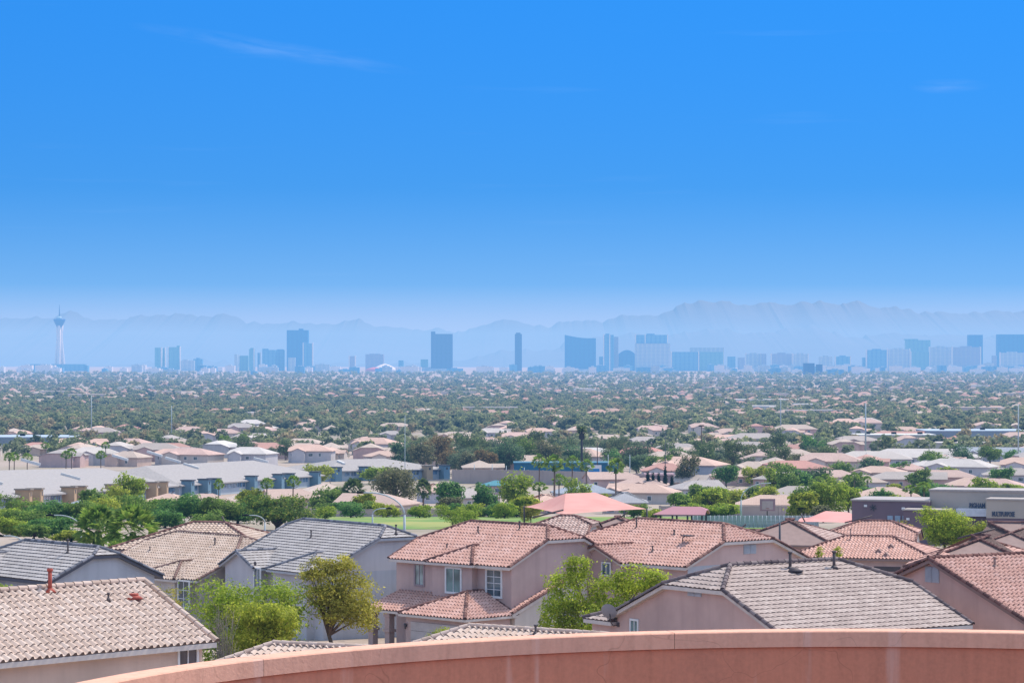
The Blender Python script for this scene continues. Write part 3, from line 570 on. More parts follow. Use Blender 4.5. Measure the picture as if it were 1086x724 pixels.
cpalm(283, 560, .62, 'slim palm before the teal bay, left of a pair', .7); cpalm(311, 560, .66, 'slim palm before the teal bay, right of a pair', .7); cpalm(232, 540, .6, 'small slim palm standing above the pale gabled roof', .5)
cpalm(966, 545, .5, 'left palm of the pair behind the purple school roof', .75); cpalm(980, 545, .55, 'right palm of the pair behind the purple school roof', .8)
for i, px in enumerate((862, 868, 876, 881, 899, 906, 920)): cpalm(px, 700 + 6 * i, .5 + .05 * (i % 3), f'small palm among the tan roofs right of centre, {["leftmost of seven", "second from left", "third, beside a tan gable", "middle one", "before the whitish house", "next to the middle pair", "rightmost of seven"][i]}', .65, None, 'row of small palms')
for i, (px, d) in enumerate(((10, 900), (15, 905), (29, 890), (70, 930), (76, 980), (107, 930), (112, 1100), (48, 1100), (236, 1250), (241, 1240), (258, 1300))):
    cpalm(px, d, .8, 'distant slim palm behind the long grey roofs on the left', .9, None, 'distant palms on the left')
# cypresses
CY = leaf('cypress_leaf', (0.017, 0.039, 0.018), (0.035, 0.065, 0.029), (0.056, 0.091, 0.034))
cy_ = tree('cypress_tree', 'dark column cypress, leftmost of the five by the pergola', g(687, 760), [(0, 0, 2.6, .75, .75, 2.8), (0, 0, 4.8, .5, .5, 1.6)], 1800, .18, CY, .6, .12, 91, gap=-.2, group='dark cypresses', cat='cypress')
for px, s_, lab in ((692.5, .97, 'second dark cypress from the left by the pergola'), (698.5, .95, 'middle one of the five dark cypresses'), (705.5, 1.22, 'tallest dark cypress, second from right'), (712.5, .85, 'shortest dark cypress, rightmost and set apart')):
    c = copy_tree(cy_); c.location = g(px, 760); c.scale = (.85, .85, s_); tag(c, lab)
# ---- hand-placed middle trees: (px, distance, width m, height m, leaf, words)
LS = leaf('grey_green_leaf', (0.168, 0.182, 0.081), (0.280, 0.273, 0.127), (0.420, 0.377, 0.196)); LP = leaf('blue_green_leaf', (0.113, 0.211, 0.101), (0.189, 0.309, 0.140), (0.302, 0.406, 0.164), obj=.25); LR = leaf('rusty_leaf', (0.196, 0.156, 0.057), (0.322, 0.221, 0.092), (0.448, 0.286, 0.127))
mids = [(420, 600, 12, 10.5, LS, 'large loose grey-green tree behind the curved street lamp'), (386, 560, 6, 4.4, LY, 'yellow-green tree left of the curved street lamp'), (477, 590, 8, 6.6, LD, 'dense dark tree right of the grey-green one'), (476, 560, 6.5, 3.4, LS, 'pale brushy shrub under the dense dark tree'),
 (514, 590, 6.5, 6.6, LD, 'dark green tree left of the teal roof'), (546, 560, 8.5, 9.2, LG, 'tall bright green tree left of the pink sail'), (557, 500, 7, 4.2, LY, 'low yellow-green tree at the lawn edge'), (392, 520, 5, 2.8, LM, 'clipped round bush at the lawn edge'), (368, 530, 7, 2.6, LD, 'low clipped hedge tree by the lawn'), (347, 530, 7, 2.5, LM, 'left clipped hedge tree by the lawn'),
 (612, 640, 7.5, 7.2, LG, 'bright green tree among the fan palms'), (645, 590, 5.5, 4, LY, 'yellow-green tree above the pink sail'), (728, 800, 9, 11, LS, 'pale tall tree right of the cypresses'), (742, 620, 7, 6.4, LM, 'mid green tree beside the grey roofs'), (722, 560, 6.5, 4.4, LM, 'green tree behind the ramada'), (755, 545, 9, 5.6, LG, 'broad green tree behind the ramada'), (775, 600, 7.5, 4.8, LY, 'golden green tree left of the salmon roofs'), (765, 500, 9, 2.6, LG, 'low green hedge tree beside the ramada'), (740, 500, 7, 2.4, LG, 'low bush right behind the ramada'),
 (812, 590, 9, 5.4, LY, 'golden mesquite in front of the salmon roof'), (803, 620, 7, 6, LM, 'dark leafy tree behind the golden mesquite'), (836, 700, 8, 9, LM, 'tall green tree in the centre right cluster'), (822, 730, 8, 8.5, LG, 'bright top tree in the centre right cluster'), (849, 720, 8, 8, LD, 'dark tree of the centre right cluster'), (868, 740, 9, 8.6, LP, 'blue-green tree of the centre right cluster'), (883, 700, 6, 6.5, LG, 'lighter tree at the right of the cluster'),
 (856, 500, 7.5, 6.4, LM, 'green tree left of the school'), (878, 500, 9, 6.8, LG, 'broad bright tree behind the pink canopy'), (900, 520, 6, 6, LG, 'round green tree beside the school'), (852, 470, 6, 4.6, LY, 'yellow-green tree beside the small playground'), (873, 455, 4.5, 2.8, LS, 'pale shrub beside the playground'), (945, 520, 5, 3.6, LG, 'bright shrub behind the purple school roof'), (957, 525, 5.5, 4, LY, 'yellow-green shrub behind the purple school roof'), (968, 530, 4.5, 3.4, LY, 'golden shrub right of the two school palms'),
 (1018, 570, 7.5, 5, LS, 'silvery round tree above the school roof'), (990, 700, 14, 5, LD, 'long low dark-green tree before the white roofs'), (915, 700, 11, 3.8, LD, 'low dark tree before the whitish house'), (946, 720, 5, 4.2, LY, 'small yellow tree between white roofs'), (1045, 730, 10, 5.6, LG, 'broad green tree below the white roof at right'), (1075, 720, 7, 4, LG, 'green tree at the right edge'), (866, 1150, 13, 11, LD, 'big dark round tree above the flat tan roofs'), (869, 560, 6, 4, LM, 'leafy tree near the tan gable'),
 (120, 520, 7, 6.6, LY, 'light tree in front of the tan bay of the long office'), (100, 500, 7, 5.5, LM, 'green tree below the tan bays'), (136, 530, 8, 8, LG, 'yellow-green tree right of the purple-edged roof'), (265, 560, 6, 5, LY, 'small tree before the teal bay'), (345, 600, 9, 5.6, LM, 'green tree before the long office end'), (362, 640, 6, 5, LM, 'soft green tree near the dark shaggy palm'),
 (400, 870, 13, 5.5, LG, 'pale wide tree behind the grey roofs'), (337, 860, 13, 6, LY, 'spreading pale green tree above the long roof'), (463, 1010, 15, 14, LR, 'tall rusty brown-green tree left of the tan roofs'), (447, 980, 12, 11, LS, 'brownish tree in the centre left row'), (428, 1000, 12, 13, LP, 'blue-green tree in the centre left row'), (480, 990, 10, 9, LR, 'russet tree at the end of the centre left row'), (497, 960, 9, 9, LS, 'grey tree behind the block wall'), (515, 950, 10, 10, LR, 'brown-green tree behind the block wall'), (540, 960, 14, 14, LP, 'dark tree behind the block wall'), (561, 980, 13, 13, LM, 'mottled tree behind the block wall'), (583, 960, 12, 12, LS, 'dusty tree left of the cell tower'), (603, 980, 12, 11, LP, 'bluish tree just left of the cell tower')]
for i, (px, d, w, h_, mt, lab) in enumerate(mids): midtree('tree', lab, px, d, w, h_, mt, 200 + i, int(1500 + 90 * w * (900 / d)), .2 + .0002 * d)
# ------------------------------------------------------------------ park, road, walls
def patch(name, poly_y, mat, dz=.03, label=None):                # poly_y: list of (y, x0, x1)
    mb = MB()
    for (ya, a0, a1), (yb, b0, b1) in zip(poly_y, poly_y[1:]): mb.face([(a0, ya, gz(ya) + dz), (a1, ya, gz(ya) + dz), (b1, yb, gz(yb) + dz), (b0, yb, gz(yb) + dz)])
    o = mb.build(name, mat); tag(o, label, kind='structure'); return o
m, N, L, b = nt('mown_grass'); L.new(mixc(N, L, mp(N, L, noise(N, L, .07, 7), .38, .62, 0, 1), (.10, .22, .03), (.30, .30, .08)), b.inputs['Base Color']); GR = m
X = lambda px, y: (px - HX) / F * y
rowy = sorted([424, 445, 468, 495, 515]); mb = MB()
for a_, b_, p0_, p1_ in ((372, 424, 556, 822), (424, 468, 335, 822), (468, 515, 335, 822)): mb.face([(X(p0_, a_), a_, gz(a_) + .03), (X(p1_, a_), a_, gz(a_) + .03), (X(p1_, b_), b_, gz(b_) + .03), (X(p0_, b_), b_, gz(b_) + .03)])
tag(mb.build('park_lawn', GR), kind='structure')
ASP = plain('asphalt', (.06, .06, .065), .9); CON = plain('concrete', (.46, .40, .36), .9); BLK = stucco('block_wall', (.48, .38, .33), .15, .3, .3)
patch('street', [(y, X(-30, y), X(200, y)) for y in (345, 352, 360)], ASP, .02); patch('boulevard', [(y, X(380, y), X(760, y)) for y in (905, 915, 925)], ASP, .05)
def wall_run(pts, hh, mat, label, name='block_wall', th=.2, cat='wall'):
    root = empty(name, (pts[0][0], pts[0][1], gz(pts[0][1])), 0, label, cat); o = root.location; mb = MB(); cp = MB(); pi = MB()
    for a, b in zip(pts, pts[1:]):
        n = max(1, int(math.hypot(a[0] - b[0], a[1] - b[1]) / 6))
        for k in range(n):
            q = [Vector((a[0] + (b[0] - a[0]) * t, a[1] + (b[1] - a[1]) * t, 0)) for t in (k / n, (k + 1) / n)]
            for v in q: v.z = gz(v.y)
            d = (q[1] - q[0]).normalized(); s_ = Vector((-d.y, d.x, 0)).normalized() * th / 2
            for M_, z0, z1, w_ in ((mb, -.3, hh, 1), (cp, hh, hh + .1, 1.5)):
                P = [q[0] - s_ * w_ - o, q[1] - s_ * w_ - o, q[1] + s_ * w_ - o, q[0] + s_ * w_ - o]; lo = [p + Vector((0, 0, z0)) for p in P]; hi = [p + Vector((0, 0, z1)) for p in P]
                M_.face(hi); M_.face(lo[::-1])
                for i in range(4): M_.face([lo[i], lo[(i + 1) % 4], hi[(i + 1) % 4], hi[i]])
            c = q[0] - o; pi.box((c.x - .22, c.y - .22, c.z - .3), (c.x + .22, c.y + .22, c.z + hh + .22))
    mb.build('wall_panel', mat, root); cp.build('coping', CON, root); pi.build('pilasters', mat, root); return root
wall_run([(X(480, 880), 880), (X(560, 872), 872), (X(640, 850), 850), (X(700, 820), 820)], 4.2, BLK, 'long tan block sound wall crossing the centre behind the fan palms', 'sound_wall')
wall_run([(X(240, 515), 515), (X(330, 518), 518), (X(560, 520), 520)], 1.3, BLK, 'low tan block wall along the far side of the park lawn')
wall_run([(X(700, 524), 524), (X(870, 520), 520)], 1.8, BLK, 'low block wall behind the playground right of the ramada')
for i, px in enumerate(range(478, 566, 10)): midtree('shrub', 'clipped green bush along the far lawn edge, ' + ['leftmost', 'second from left', 'third from left', 'fourth from left', 'middle one', 'sixth from left', 'seventh from left', 'next to last', 'rightmost'][i], px, 512 - i % 3 * 3, 4 + i % 3 * .8, 2.4 + (i * 7 % 4) * .4, (LM, LD, LG, LY)[i % 4], 160 + i, 1500, .2, 'clipped bushes along the lawn', 'shrub', z=1.2, th=.3)
for i, (px, d, w, h_, mt, lab) in enumerate(((905, 760, 9, 6.5, LM, 'green tree left of the wide brown-grey roof'), (932, 650, 8, 4.6, LD, 'dark rounded tree before the brown-grey roof'), (975, 820, 9, 6, LM, 'rounded green tree between pale roofs'), (1005, 860, 8, 6, LG, 'bright tree between pale roofs'), (1030, 640, 8, 5, LG, 'bright green tree above the beige hall'), (1062, 830, 9, 6.5, LD, 'dark tree above the right grey roof'), (1080, 640, 7, 4.8, LM, 'mid green tree at the right edge above the school'), (890, 900, 10, 7, LM, 'green tree right of the dark round tree'), (925, 950, 10, 7, LP, 'bluish tree below the parapet building'), (955, 930, 9, 6, LD, 'dark tree below the parapet building'), (990, 1000, 12, 8, LM, 'broad green tree right of the parapet building'), (1020, 1080, 12, 9, LP, 'bluish broad tree under the pale-blue roof'), (1050, 1100, 13, 9, LM, 'broad tree under the long pale-blue roof'), (1075, 1060, 10, 8, LD, 'dark tree by the right monopole'), (830, 880, 10, 7, LM, 'green tree left of the tan multi-part roof'), (800, 850, 9, 6, LY, 'golden tree before the tan multi-part roof'), (770, 830, 9, 7, LD, 'dark tree beside the long tan roof'), (700, 930, 10, 8, LM, 'green tree behind the cypresses'), (675, 960, 10, 8, LP, 'bluish tree left of the pergola'), (650, 980, 11, 9, LD, 'dark tree behind the blue wall'), (720, 1020, 11, 8, LM, 'green tree beyond the long tan roof'))): midtree('tree', lab, px, d, w, h_, mt, 500 + i, int(1300 + 60 * w * (900 / d)), .2 + .0002 * d)
for i, (px, d, w, h_, mt, lab) in enumerate(((345, 470, 5, 2.6, LG, 'bright round shrub on the left part of the lawn'), (372, 500, 6, 3.2, LD, 'dark shrub on the lawn behind the short bent lamp'), (410, 505, 6, 3.0, LY, 'golden shrub at the lawn edge behind the tall curved lamp'), (445, 498, 5, 2.6, LG, 'light green shrub on the lawn right of the tall curved lamp'), (535, 490, 6, 3.4, LG, 'leafy bright shrub on the lawn left of the pink sail'), (672, 500, 6, 3.0, LM, 'green shrub on the lawn behind the right end of the pink sail'), (690, 470, 4, 2.2, LY, 'small golden shrub between pink sail and ramada'))): midtree('shrub', lab, px, d, w, h_, mt, 540 + i, 2200, .18, cat='shrub', z=h_ * .45, th=.3)
# white mesh fence by the courts
root = empty('mesh_fence', (X(735, 430), 430, gz(430)), 0, 'pale metal mesh fence behind the ramada and around the playground', 'fence'); mb = MB(); x1 = X(868, 430) - X(735, 430)
for k in range(30): x = x1 * k / 29; mb.tube([(x, 0, 0), (x, 0, 1.9)], .06, 5)
mb.build('fence_posts', plain('galvanised', (.55, .57, .58), .5), root); mb = MB()
for z in (.1, .65, 1.2, 1.85): mb.tube([(0, 0, z), (x1, 0, z)], .035, 4)
for k in range(180): x = x1 * k / 180; mb.box((x, -.01, .1), (x + .14, .01, 1.85))
mb.build('mesh_panel', plain('pale_mesh', (.50, .56, .56), .5), root)
# ---- fabric shade sails
def sail(label, P, mat, posts, sag=.3, n=18, name='shade_sail'):
    """P: four corners + a peak line (two points); cloth pulled between them"""
    c0 = P[0]; root = empty(name, (c0[0], c0[1], gz(c0[1])), 0, label, 'shade sail'); o = root.location; mb = MB()
    A, B, Cc, D, R0, R1 = [Vector(p) - o for p in P]
    def strip(a, b, c, d):
        g_ = [[None] * (n + 1) for _ in range(n + 1)]
        for i in range(n + 1):
            for j in range(n + 1):
                s_, t = i / n, j / n; p = a.lerp(b, s_).lerp(d.lerp(c, s_), t); p.z -= sag * (1 - t) * math.sin(math.pi * t) ** .8 + sag * 1. * math.sin(math.pi * s_) * (1 - t) * -.35; g_[j][i] = p
        for j in range(n):
            for i in range(n): mb.face([g_[j][i], g_[j][i + 1], g_[j + 1][i + 1], g_[j + 1][i]], smooth=True)
    strip(A, B, R1, R0); strip(B, Cc, R1, R1); strip(Cc, D, R0, R1); strip(D, A, R0, R0)
    mb.build('canopy', mat, root)
    for q in (A, B, Cc, D):
        mb = MB(); mb.tube([(q.x, q.y, gz(q.y + o.y) - o.z - .2), (q.x, q.y, q.z + .1)], .12, 8); mb.build('post', posts, root)
    return root
m, N, L, b = nt('pink_sail_cloth'); b.inputs['Base Color'].default_value = (.80, .30, .27, 1); t = N.new('ShaderNodeBsdfTranslucent'); t.inputs[0].default_value = (.95, .48, .42, 1); s_ = N.new('ShaderNodeMixShader'); s_.inputs[0].default_value = .4
L.new(mixc(N, L, mp(N, L, noise(N, L, .25, 3), .4, .65, 0, 1), (.95, .50, .44), (.88, .42, .37)), b.inputs['Base Color']); o_ = [q for q in N if q.type == 'OUTPUT_MATERIAL'][0]; L.new(b.outputs[0], s_.inputs[1]); L.new(t.outputs[0], s_.inputs[2]); L.new(s_.outputs[0], o_.inputs[0]); SAIL = m
PST = plain('dark_post', (.07, .07, .08), .5)
def W(px, py, y): return ((px - HX) / F * y, y, (HY - py) / F * y)
sail('large salmon-pink fabric shade canopy stretched over the park playground', [W(597, 545.5, 395), W(686, 539.5, 408), W(662, 536, 440), W(556, 537, 425), W(600, 523, 414), W(631, 522, 420)], SAIL, PST)
sail('smaller pink fabric canopy left of the purple school building', [W(846, 553, 385), W(928, 556, 380), W(918, 548, 410), W(850, 549, 412), W(876, 541.5, 396), W(899, 543, 396)], SAIL, PST, .4)
# ---- ramada
rx, ry = X(722, 410), 410.; root = empty('ramada', (rx, ry, gz(ry)), R(-12), 'small park ramada with purple-brown hip roof on dark posts', 'shelter')
fr = Matrix.Translation((-3.7, -2.5, 2.75)); RM = fartile('plum_metal', (.42, .20, .22), (.46, .23, .25), 0); mb = MB()
for nm, poly in roof_planes(7.6, 5.0, .42, .0, .6)[0]: mb.plate([fr @ Vector(q) for q in poly], .12)
mb.build('roof', RM, root)
for x in (-3.3, -.9, 1.3, 3.4):
    for y in (-2.1, 2.1):
        mb = MB(); mb.box((x - .12, y - .12, -.1), (x + .12, y + .12, 2.75)); mb.build('post', PST, root)
# ---- poles and lamps
def mast(name, label, px, d, h, r=.09, mat=PST, cat='pole', arm=None, grp=None, heads=0):
    root = empty(name, g(px, d), 0, label, cat, grp); mb = MB(); mb.tube([(0, 0, -.3), (0, 0, h)], [r * 1.3, r * .8], 8); mb.build('pole', mat, root)
    if heads:
        mb = MB(); mb.box((-heads, -.08, h - .15), (heads, .08, h)); mb.build('crossarm', mat, root)
        mb = MB()
        for k in (-1, -.4, .4, 1): mb.box((k * heads - .25, -.2, h - .5), (k * heads + .25, .25, h - .16))
        mb.build('floodlight', plain('lamp_metal', (.4, .42, .42), .4), root)
    if arm:
        mb = MB(); rad_ = abs(arm); sg = 1 if arm > 0 else -1
        pts = [(sg * (rad_ * (1 - math.cos(a))), 0, h + rad_ * .62 * math.sin(a)) for a in [math.pi / 2 * k / 10 for k in range(11)]] + [(sg * (rad_ + .6), 0, h + rad_ * .62)]
        mb.tube(pts, r * .6, 6); mb.build('arm', mat, root)
        x = sg * (rad_ + .5); mb = MB(); mb.tube([(x, 0, h + rad_ * .62 - .02), (x + sg * .45, 0, h + rad_ * .62 + .05), (x + sg * .95, 0, h + rad_ * .62 - .04)], [.07, .16, .08], 8); mb.build('lamp_head', plain('lamp_metal', (0, 0, 0)), root)
    return root
GM = plain('galvanised_pole', (.44, .50, .50), .45)
mast('street_lamp', 'tall curved-arm street lamp standing before the park lawn', 429, 340, 4.6, .16, GM, 'street lamp', arm=-4.3)
mast('street_lamp', 'short lamp with bent arm left of the tall curved street lamp', 395, 400, 2.9, .12, GM, 'street lamp', arm=1.4)
mast('street_lamp', 'curved street lamp at the far left behind the grey roof', 26, 300, 2.5, .11, GM, 'street lamp', arm=-1.7); mast('street_lamp', 'curved street lamp beside the left fan palm', 86, 325, 3.4, .11, GM, 'street lamp', arm=-2.6)
mast('street_lamp', 'pale curved street lamp in front of the round hedge tree', 281, 380, 2.4, .11, GM, 'street lamp', arm=-1.6); mast('street_lamp', 'large pale curved street lamp behind the playground', 786, 470, 3.4, .13, GM, 'street lamp', arm=4.4)
mast('light_pole', 'thin dark pole left of the basketball hoop', 789.5, 270, 5.2, .1, PST); mast('light_pole', 'taller thin dark pole right of the basketball hoop', 827, 255, 6.2, .11, PST)
for i, (px, hh) in enumerate(((600, 1.5), (634, 1.6), (655, 1.5))): mast('bollard_post', ['left', 'middle', 'right'][i] + ' short dark post of the three on the lawn under the pink sail', px, 372, 1.7, .09, PST, grp='short lawn posts')
mast('light_pole', 'tall pale pole in front of the centre left trees', 429.5, 620, 21, .07, GM); mast('light_pole', 'tall pale pole in the far valley right of centre', 828, 1650, 24, .25, GM); mast('light_pole', 'tall pale monopole beyond the dark round tree', 918, 1350, 23, .35, GM); mast('light_pole', 'pale monopole nearest the right edge', 1080, 1050, 24, .22, GM)
mast('light_pole', 'thin pale pole far left below the tall white observation tower', 97, 1650, 25, .25, GM); mast('light_pole', 'thin pale pole in the far left trees', 182, 1550, 20, .22, GM)
mast('light_pole', 'slim pole right of the palm-shaped cell tower', 633.5, 900, 12.5, .16, plain('brown_pole', (.12, .08, .06))); mast('light_pole', 'brown utility pole above the centre right trees', 744, 1000, 17, .2, plain('brown_pole', (0, 0, 0)), heads=.8); mast('light_pole', 'thin pole rising from the cypresses', 705.5, 790, 16, .1, PST)
for i, (px, hh) in enumerate(((645, 9), (668, 9), (503, 6), (522, 6), (537, 5.5), (556, 5))): mast('light_pole', f'short pale street pole along the boulevard, {["by the blue wall", "right of the blue wall", "left end", "second from left", "before the dark tree", "left of the palms"][i]}', px, 880, hh, .12, GM)
root = empty('cell_tower', g(617, 900), 0, 'tall dark cell tower disguised as a palm', 'cell tower'); mb = MB(); mb.tube([(0, 0, 0), (0, 0, 17)], [.45, .32], 10); mb.build('mast', plain('tower_brown', (.05, .045, .045), .7), root); mb = MB()
for k in range(12): a = k * math.pi / 6; mb.box((math.cos(a) * .7 - .14, math.sin(a) * .7 - .1, 13.4), (math.cos(a) * .7 + .14, math.sin(a) * .7 + .1, 15.4))
mb.build('antenna', plain('tower_brown', (0, 0, 0)), root); V = []
rr = random.Random(3)
for k in range(46):
    a = rr.uniform(0, 6.3); e = R(rr.uniform(-35, 55)); d_ = Vector((math.cos(a) * math.cos(e), math.sin(a) * math.cos(e), math.sin(e))); b_ = Vector((0, 0, 16 + rr.random())); s_ = d_.cross(Vector((0, 0, 1))).normalized() * .28; t_ = b_ + d_ * 2.3; V += [b_, b_.lerp(t_, .5) + s_, t_ - Vector((0, 0, .5)), b_.lerp(t_, .5) - s_]
me = quads_mesh('fronds', np.array([tuple(v) for v in V]), PFd); o_ = bpy.data.objects.new('fronds', me); C.objects.link(o_); o_.parent = root
# basketball hoop
root = empty('basketball_hoop', g(814, 440), 0, 'basketball hoop with square backboard on the court right of the ramada', 'basketball hoop'); mb = MB(); mb.box((-1.2, -.05, 2.3), (1.2, .03, 4.2)); mb.build('backboard', plain('faded_board', (.36, .22, .24)), root); mb = MB(); mb.box((-.85, -.062, 2.55), (.85, -.052, 3.85)); mb.build('board_panel', plain('board_inner', (.50, .38, .36)), root)
mb = MB(); mb.tube([(0, .5, 0), (0, .5, 2.6), (0, 0, 3.1)], .09, 8); mb.build('pole', PST, root); mb = MB(); mb.tube([(.25 * math.cos(a), -.32 + .25 * math.sin(a), 2.75) for a in [k * math.pi / 6 for k in range(13)]], .02, 5); mb.build('rim', VR, root)
# trampoline / round disc
root = empty('satellite_dish', g(768, 352), 0, 'dark round dish standing upright on the lawn edge near the ramada', 'dish'); mb = MB(); mb.tube([(0, 0, -.2), (0, 0, 2.2)], .06, 8); mb.build('pole', PST, root); mb = MB(); mb.tube([(0, -.1, 2.5), (0, .1, 2.5)], [.5, .72], 20); mb.build('reflector', plain('slate_dish', (.10, .13, .18), .5), root)
# ---- school
SP = stucco('plum_block', (.22, .15, .17), .2, .4, .3); ST = stucco('tan_block', (.50, .42, .35), .12, .3, .3); SG = plain('metal_coping', (.42, .36, .32), .6)
th = -19.; cs = at(905, 372); root = empty('school_building', cs, R(th), 'long purple and beige flat-roofed school with dark lettering at the right edge', 'school'); G0 = cs.z
def bz(mb, u0, u1, v0, v1, z0, z1): mb.box((u0, v0, z0), (u1, v1, z1))
inv = Matrix.Translation(cs) @ Matrix.Rotation(R(th), 4, 'Z'); inv = inv.inverted()
def sl_(px, py, v):                       # school-local point on the plane v
    o = inv @ Vector((0, 0, 0)); d = inv.to_3x3() @ Vector(((px - HX) / F, 1, -(py - HY) / F)); return o + d * ((v - o.y) / d.y)
a = sl_(907, 528, 0); b = sl_(986, 532, 0); a.z -= .35
mb = MB(); bz(mb, -.2, b.x, 0, 9, -2, a.z); mb.build('classroom_wall', SP, root); mb = MB(); bz(mb, -.35, b.x, -.15, 9, a.z, a.z + .22); mb.build('coping', SG, root)
q = sl_(958, 541, -4); q2 = sl_(1005, 542, -4); mb = MB(); bz(mb, q.x, q2.x, -4, -.01, -2, q.z); mb.build('entry_wall', SP, root); mb = MB(); bz(mb, q.x - .1, q2.x, -4.15, -.2, q.z, q.z + .18); mb.build('coping', SG, root)
a = sl_(986, 520.5, 1.2); mb = MB(); bz(mb, a.x, a.x + 34, 1.2, 8, -2, a.z); mb.build('hall_wall', ST, root); mb = MB(); bz(mb, a.x - .12, a.x + 34, 1.08, 8, a.z, a.z + .25); mb.build('coping', SG, root); UZ = a
c = sl_(1046, 530, -3.5); e_ = sl_(1046, 549, -3.5); mb = MB(); bz(mb, c.x, c.x + 24, -3.5, 1.1, e_.z, c.z); mb.build('gym_wall', ST, root); mb = MB(); bz(mb, c.x - .1, c.x + 24, -3.62, 1.08, c.z, c.z + .2); mb.build('coping', SG, root)
mb = MB(); bz(mb, c.x, c.x + 24, -3.4, 1.0, -2, e_.z - .01); mb.build('base_wall', SP, root)
d1 = sl_(1014, 539, -.2); d2 = sl_(1045.5, 547.5, -.2); mb = MB(); bz(mb, d1.x, c.x - .02, -.2, 1.1, d2.z, d1.z); mb.build('white_canopy', plain('white_panel', (.80, .80, .82), .5), root); mb = MB(); bz(mb, d1.x - 2, c.x - .03, .1, 1.1, -2, d2.z - .02); mb.build('base_wall', SP, root)
mb = MB(); bz(mb, UZ.x + .5, UZ.x + 30, 1.0, 1.14, 0, 0.1); 
for px in (944, 952, 960):
    p = sl_(px, 551, -.02); mb = MB(); mb.box((p.x - .35, -.06, p.z - .55), (p.x + .35, .0, p.z + .55)); mb.build('window', plain('pale_blue_pane', (.35, .45, .55), .2), root)
for px, py in ((918, 536), (958, 539), (963, 550)):
    p = sl_(px, py, -.02 if px < 957 else -4.02); mb = MB(); mb.box((p.x - .2, p.y - .12, p.z - .15), (p.x + .2, p.y, p.z + .15)); mb.build('wall_light', WH, root)
p = sl_(926, 538, 0); mb = MB(); 
for a_ in range(3): q = a_ * math.pi / 3 + .3; mb.box((-.45, -.09, -.07), (.45, -.02, .07), Matrix.Translation((p.x, 0, p.z)) @ Matrix.Rotation(q, 4, 'Y'))
mb.build('wall_emblem', PST, root)
def letters(txt, px0, px1, py, v, h):
    a = sl_(px0, py, v); b = sl_(px1, py, v); cu = bpy.data.curves.new('sign_lettering', 'FONT'); cu.body = txt; cu.size = h * 1.4; cu.extrude = .04; cu.align_x = 'LEFT'; cu.offset = .03
    o = bpy.data.objects.new('sign_lettering', cu); C.objects.link(o); bpy.context.view_layer.update(); w = o.dimensions.x; dg = bpy.context.evaluated_depsgraph_get(); me = bpy.data.meshes.new_from_object(o.evaluated_get(dg)); bpy.data.objects.remove(o)
    o = bpy.data.objects.new('sign_lettering', me); C.objects.link(o); o.parent = root; me.materials.clear(); me.materials.append(plain('slate_letters', (.07, .09, .14), .6)); s = (b.x - a.x) / w
    o.matrix_local = Matrix.Translation((a.x, v - .05, a.z - h / 2)) @ Matrix.Rotation(R(90), 4, 'X') @ Matrix.Diagonal((s, 1, 1, 1)); return o
letters('BIGHAM', 1028, 1044.5, 535.5, 1.2, .62); letters('MULTIPURPOSE', 1052, 1076, 544.5, -3.5, .6)
# ---- long grey-roofed offices at the left
OG = stucco('office_grey', (.42, .47, .50), .1, .3, .4); OT = stucco('office_tan', (.50, .34, .20), .15, .3, .4); OTe = stucco('office_teal', (.16, .26, .32), .15, .3, .4); OR = plain('grey_sheet_roof', (.37, .335, .31), .8, var=.25)
def office(label, pa, pb, wdt, hts, bays, he=3.3, rise=3.6, hipL=.0, hipR=.0):
    A = Vector(pa); B = Vector(pb); d = B - A; Ln = d.length; ang = math.atan2(d.y, d.x); zA = gz(A.y); root = empty('office_building', (A.x, A.y, zA), ang, label, 'building'); sl = (gz(B.y) - zA) / Ln
    T = Matrix(((1, 0, 0, 0), (0, 1, 0, 0), (sl, 0, 1, 0), (0, 0, 0, 1))); fr = T @ Matrix.Translation((0, 0, he)); mb = MB()
    for nm, poly in roof_planes(Ln, wdt, rise / (wdt / 2), hipL, hipR)[0]: mb.plate([fr @ Vector(q) for q in poly], .3)
    ro = mb.build('roof', OR, root); mb = MB(); mb.box((.8, 1, -2.5), (Ln - .8, wdt - 1, he - .02), T); mb.build('wall', OG, root)
    rr = random.Random(int(Ln))
    for u, v, l_ in hts:
        z = he + v * rise / (wdt / 2); mb = MB(); M_ = T @ Matrix.Translation((u, v, z)) @ Matrix.Rotation(math.atan(rise / (wdt / 2)), 4, 'X'); mb.box((-.35, 0, -.1), (.35, l_, .55), M_); mb.build('roof_fin', plain('white_fin', (.70, .68, .64)), ro)
    for u, kind in bays:
        mb = MB(); mb.box((u - 1.25, -1.6, -2.5), (u + 1.25, 1.2, he + 1.1), T); bay = mb.build('bay', OT if kind else OTe, root); mb = MB(); mb.box((u - 1.5, -1.85, he + 1.1), (u + 1.5, 1.4, he + 1.4), T); mb.build('bay_cap', plain('bay_cap', (.30, .25, .2)) if kind else PST, bay)
        mb = MB(); mb.box((u - .35, -1.66, he - .1), (u + .35, -1.58, he + .6), T); mb.build('louvre', PST, bay)
    us = sorted(u for u, _ in bays); k = 0; u = 2.
    while u < Ln - 3:
        if all(abs(u + 1 - b) > 2.6 for b in us):
            mb = MB(); mb.box((u, .95, he - 1.75), (u + 2.1, 1.1, he - .35), T); w = mb.build('window', plain('office_frame', (.35, .42, .5)), root); mb = MB()
            for q in range(2): mb.box((u + .12 + q, .90, he - 1.65), (u + 1.0 + q, .94, he - .45), T)
            mb.build('pane', glass('office_glass', (.07, .12, .18)), w)
        u += 2.5
    return root
def gp(px, py_eave, he=3.3): d = d_for(py_eave, he); return ((px - HX) / F * d, d)
pA, pB, pC, pD, pE = gp(-30, 529), gp(190, 514.6), gp(345, 503.5), gp(348, 499.5), gp(476, 497)
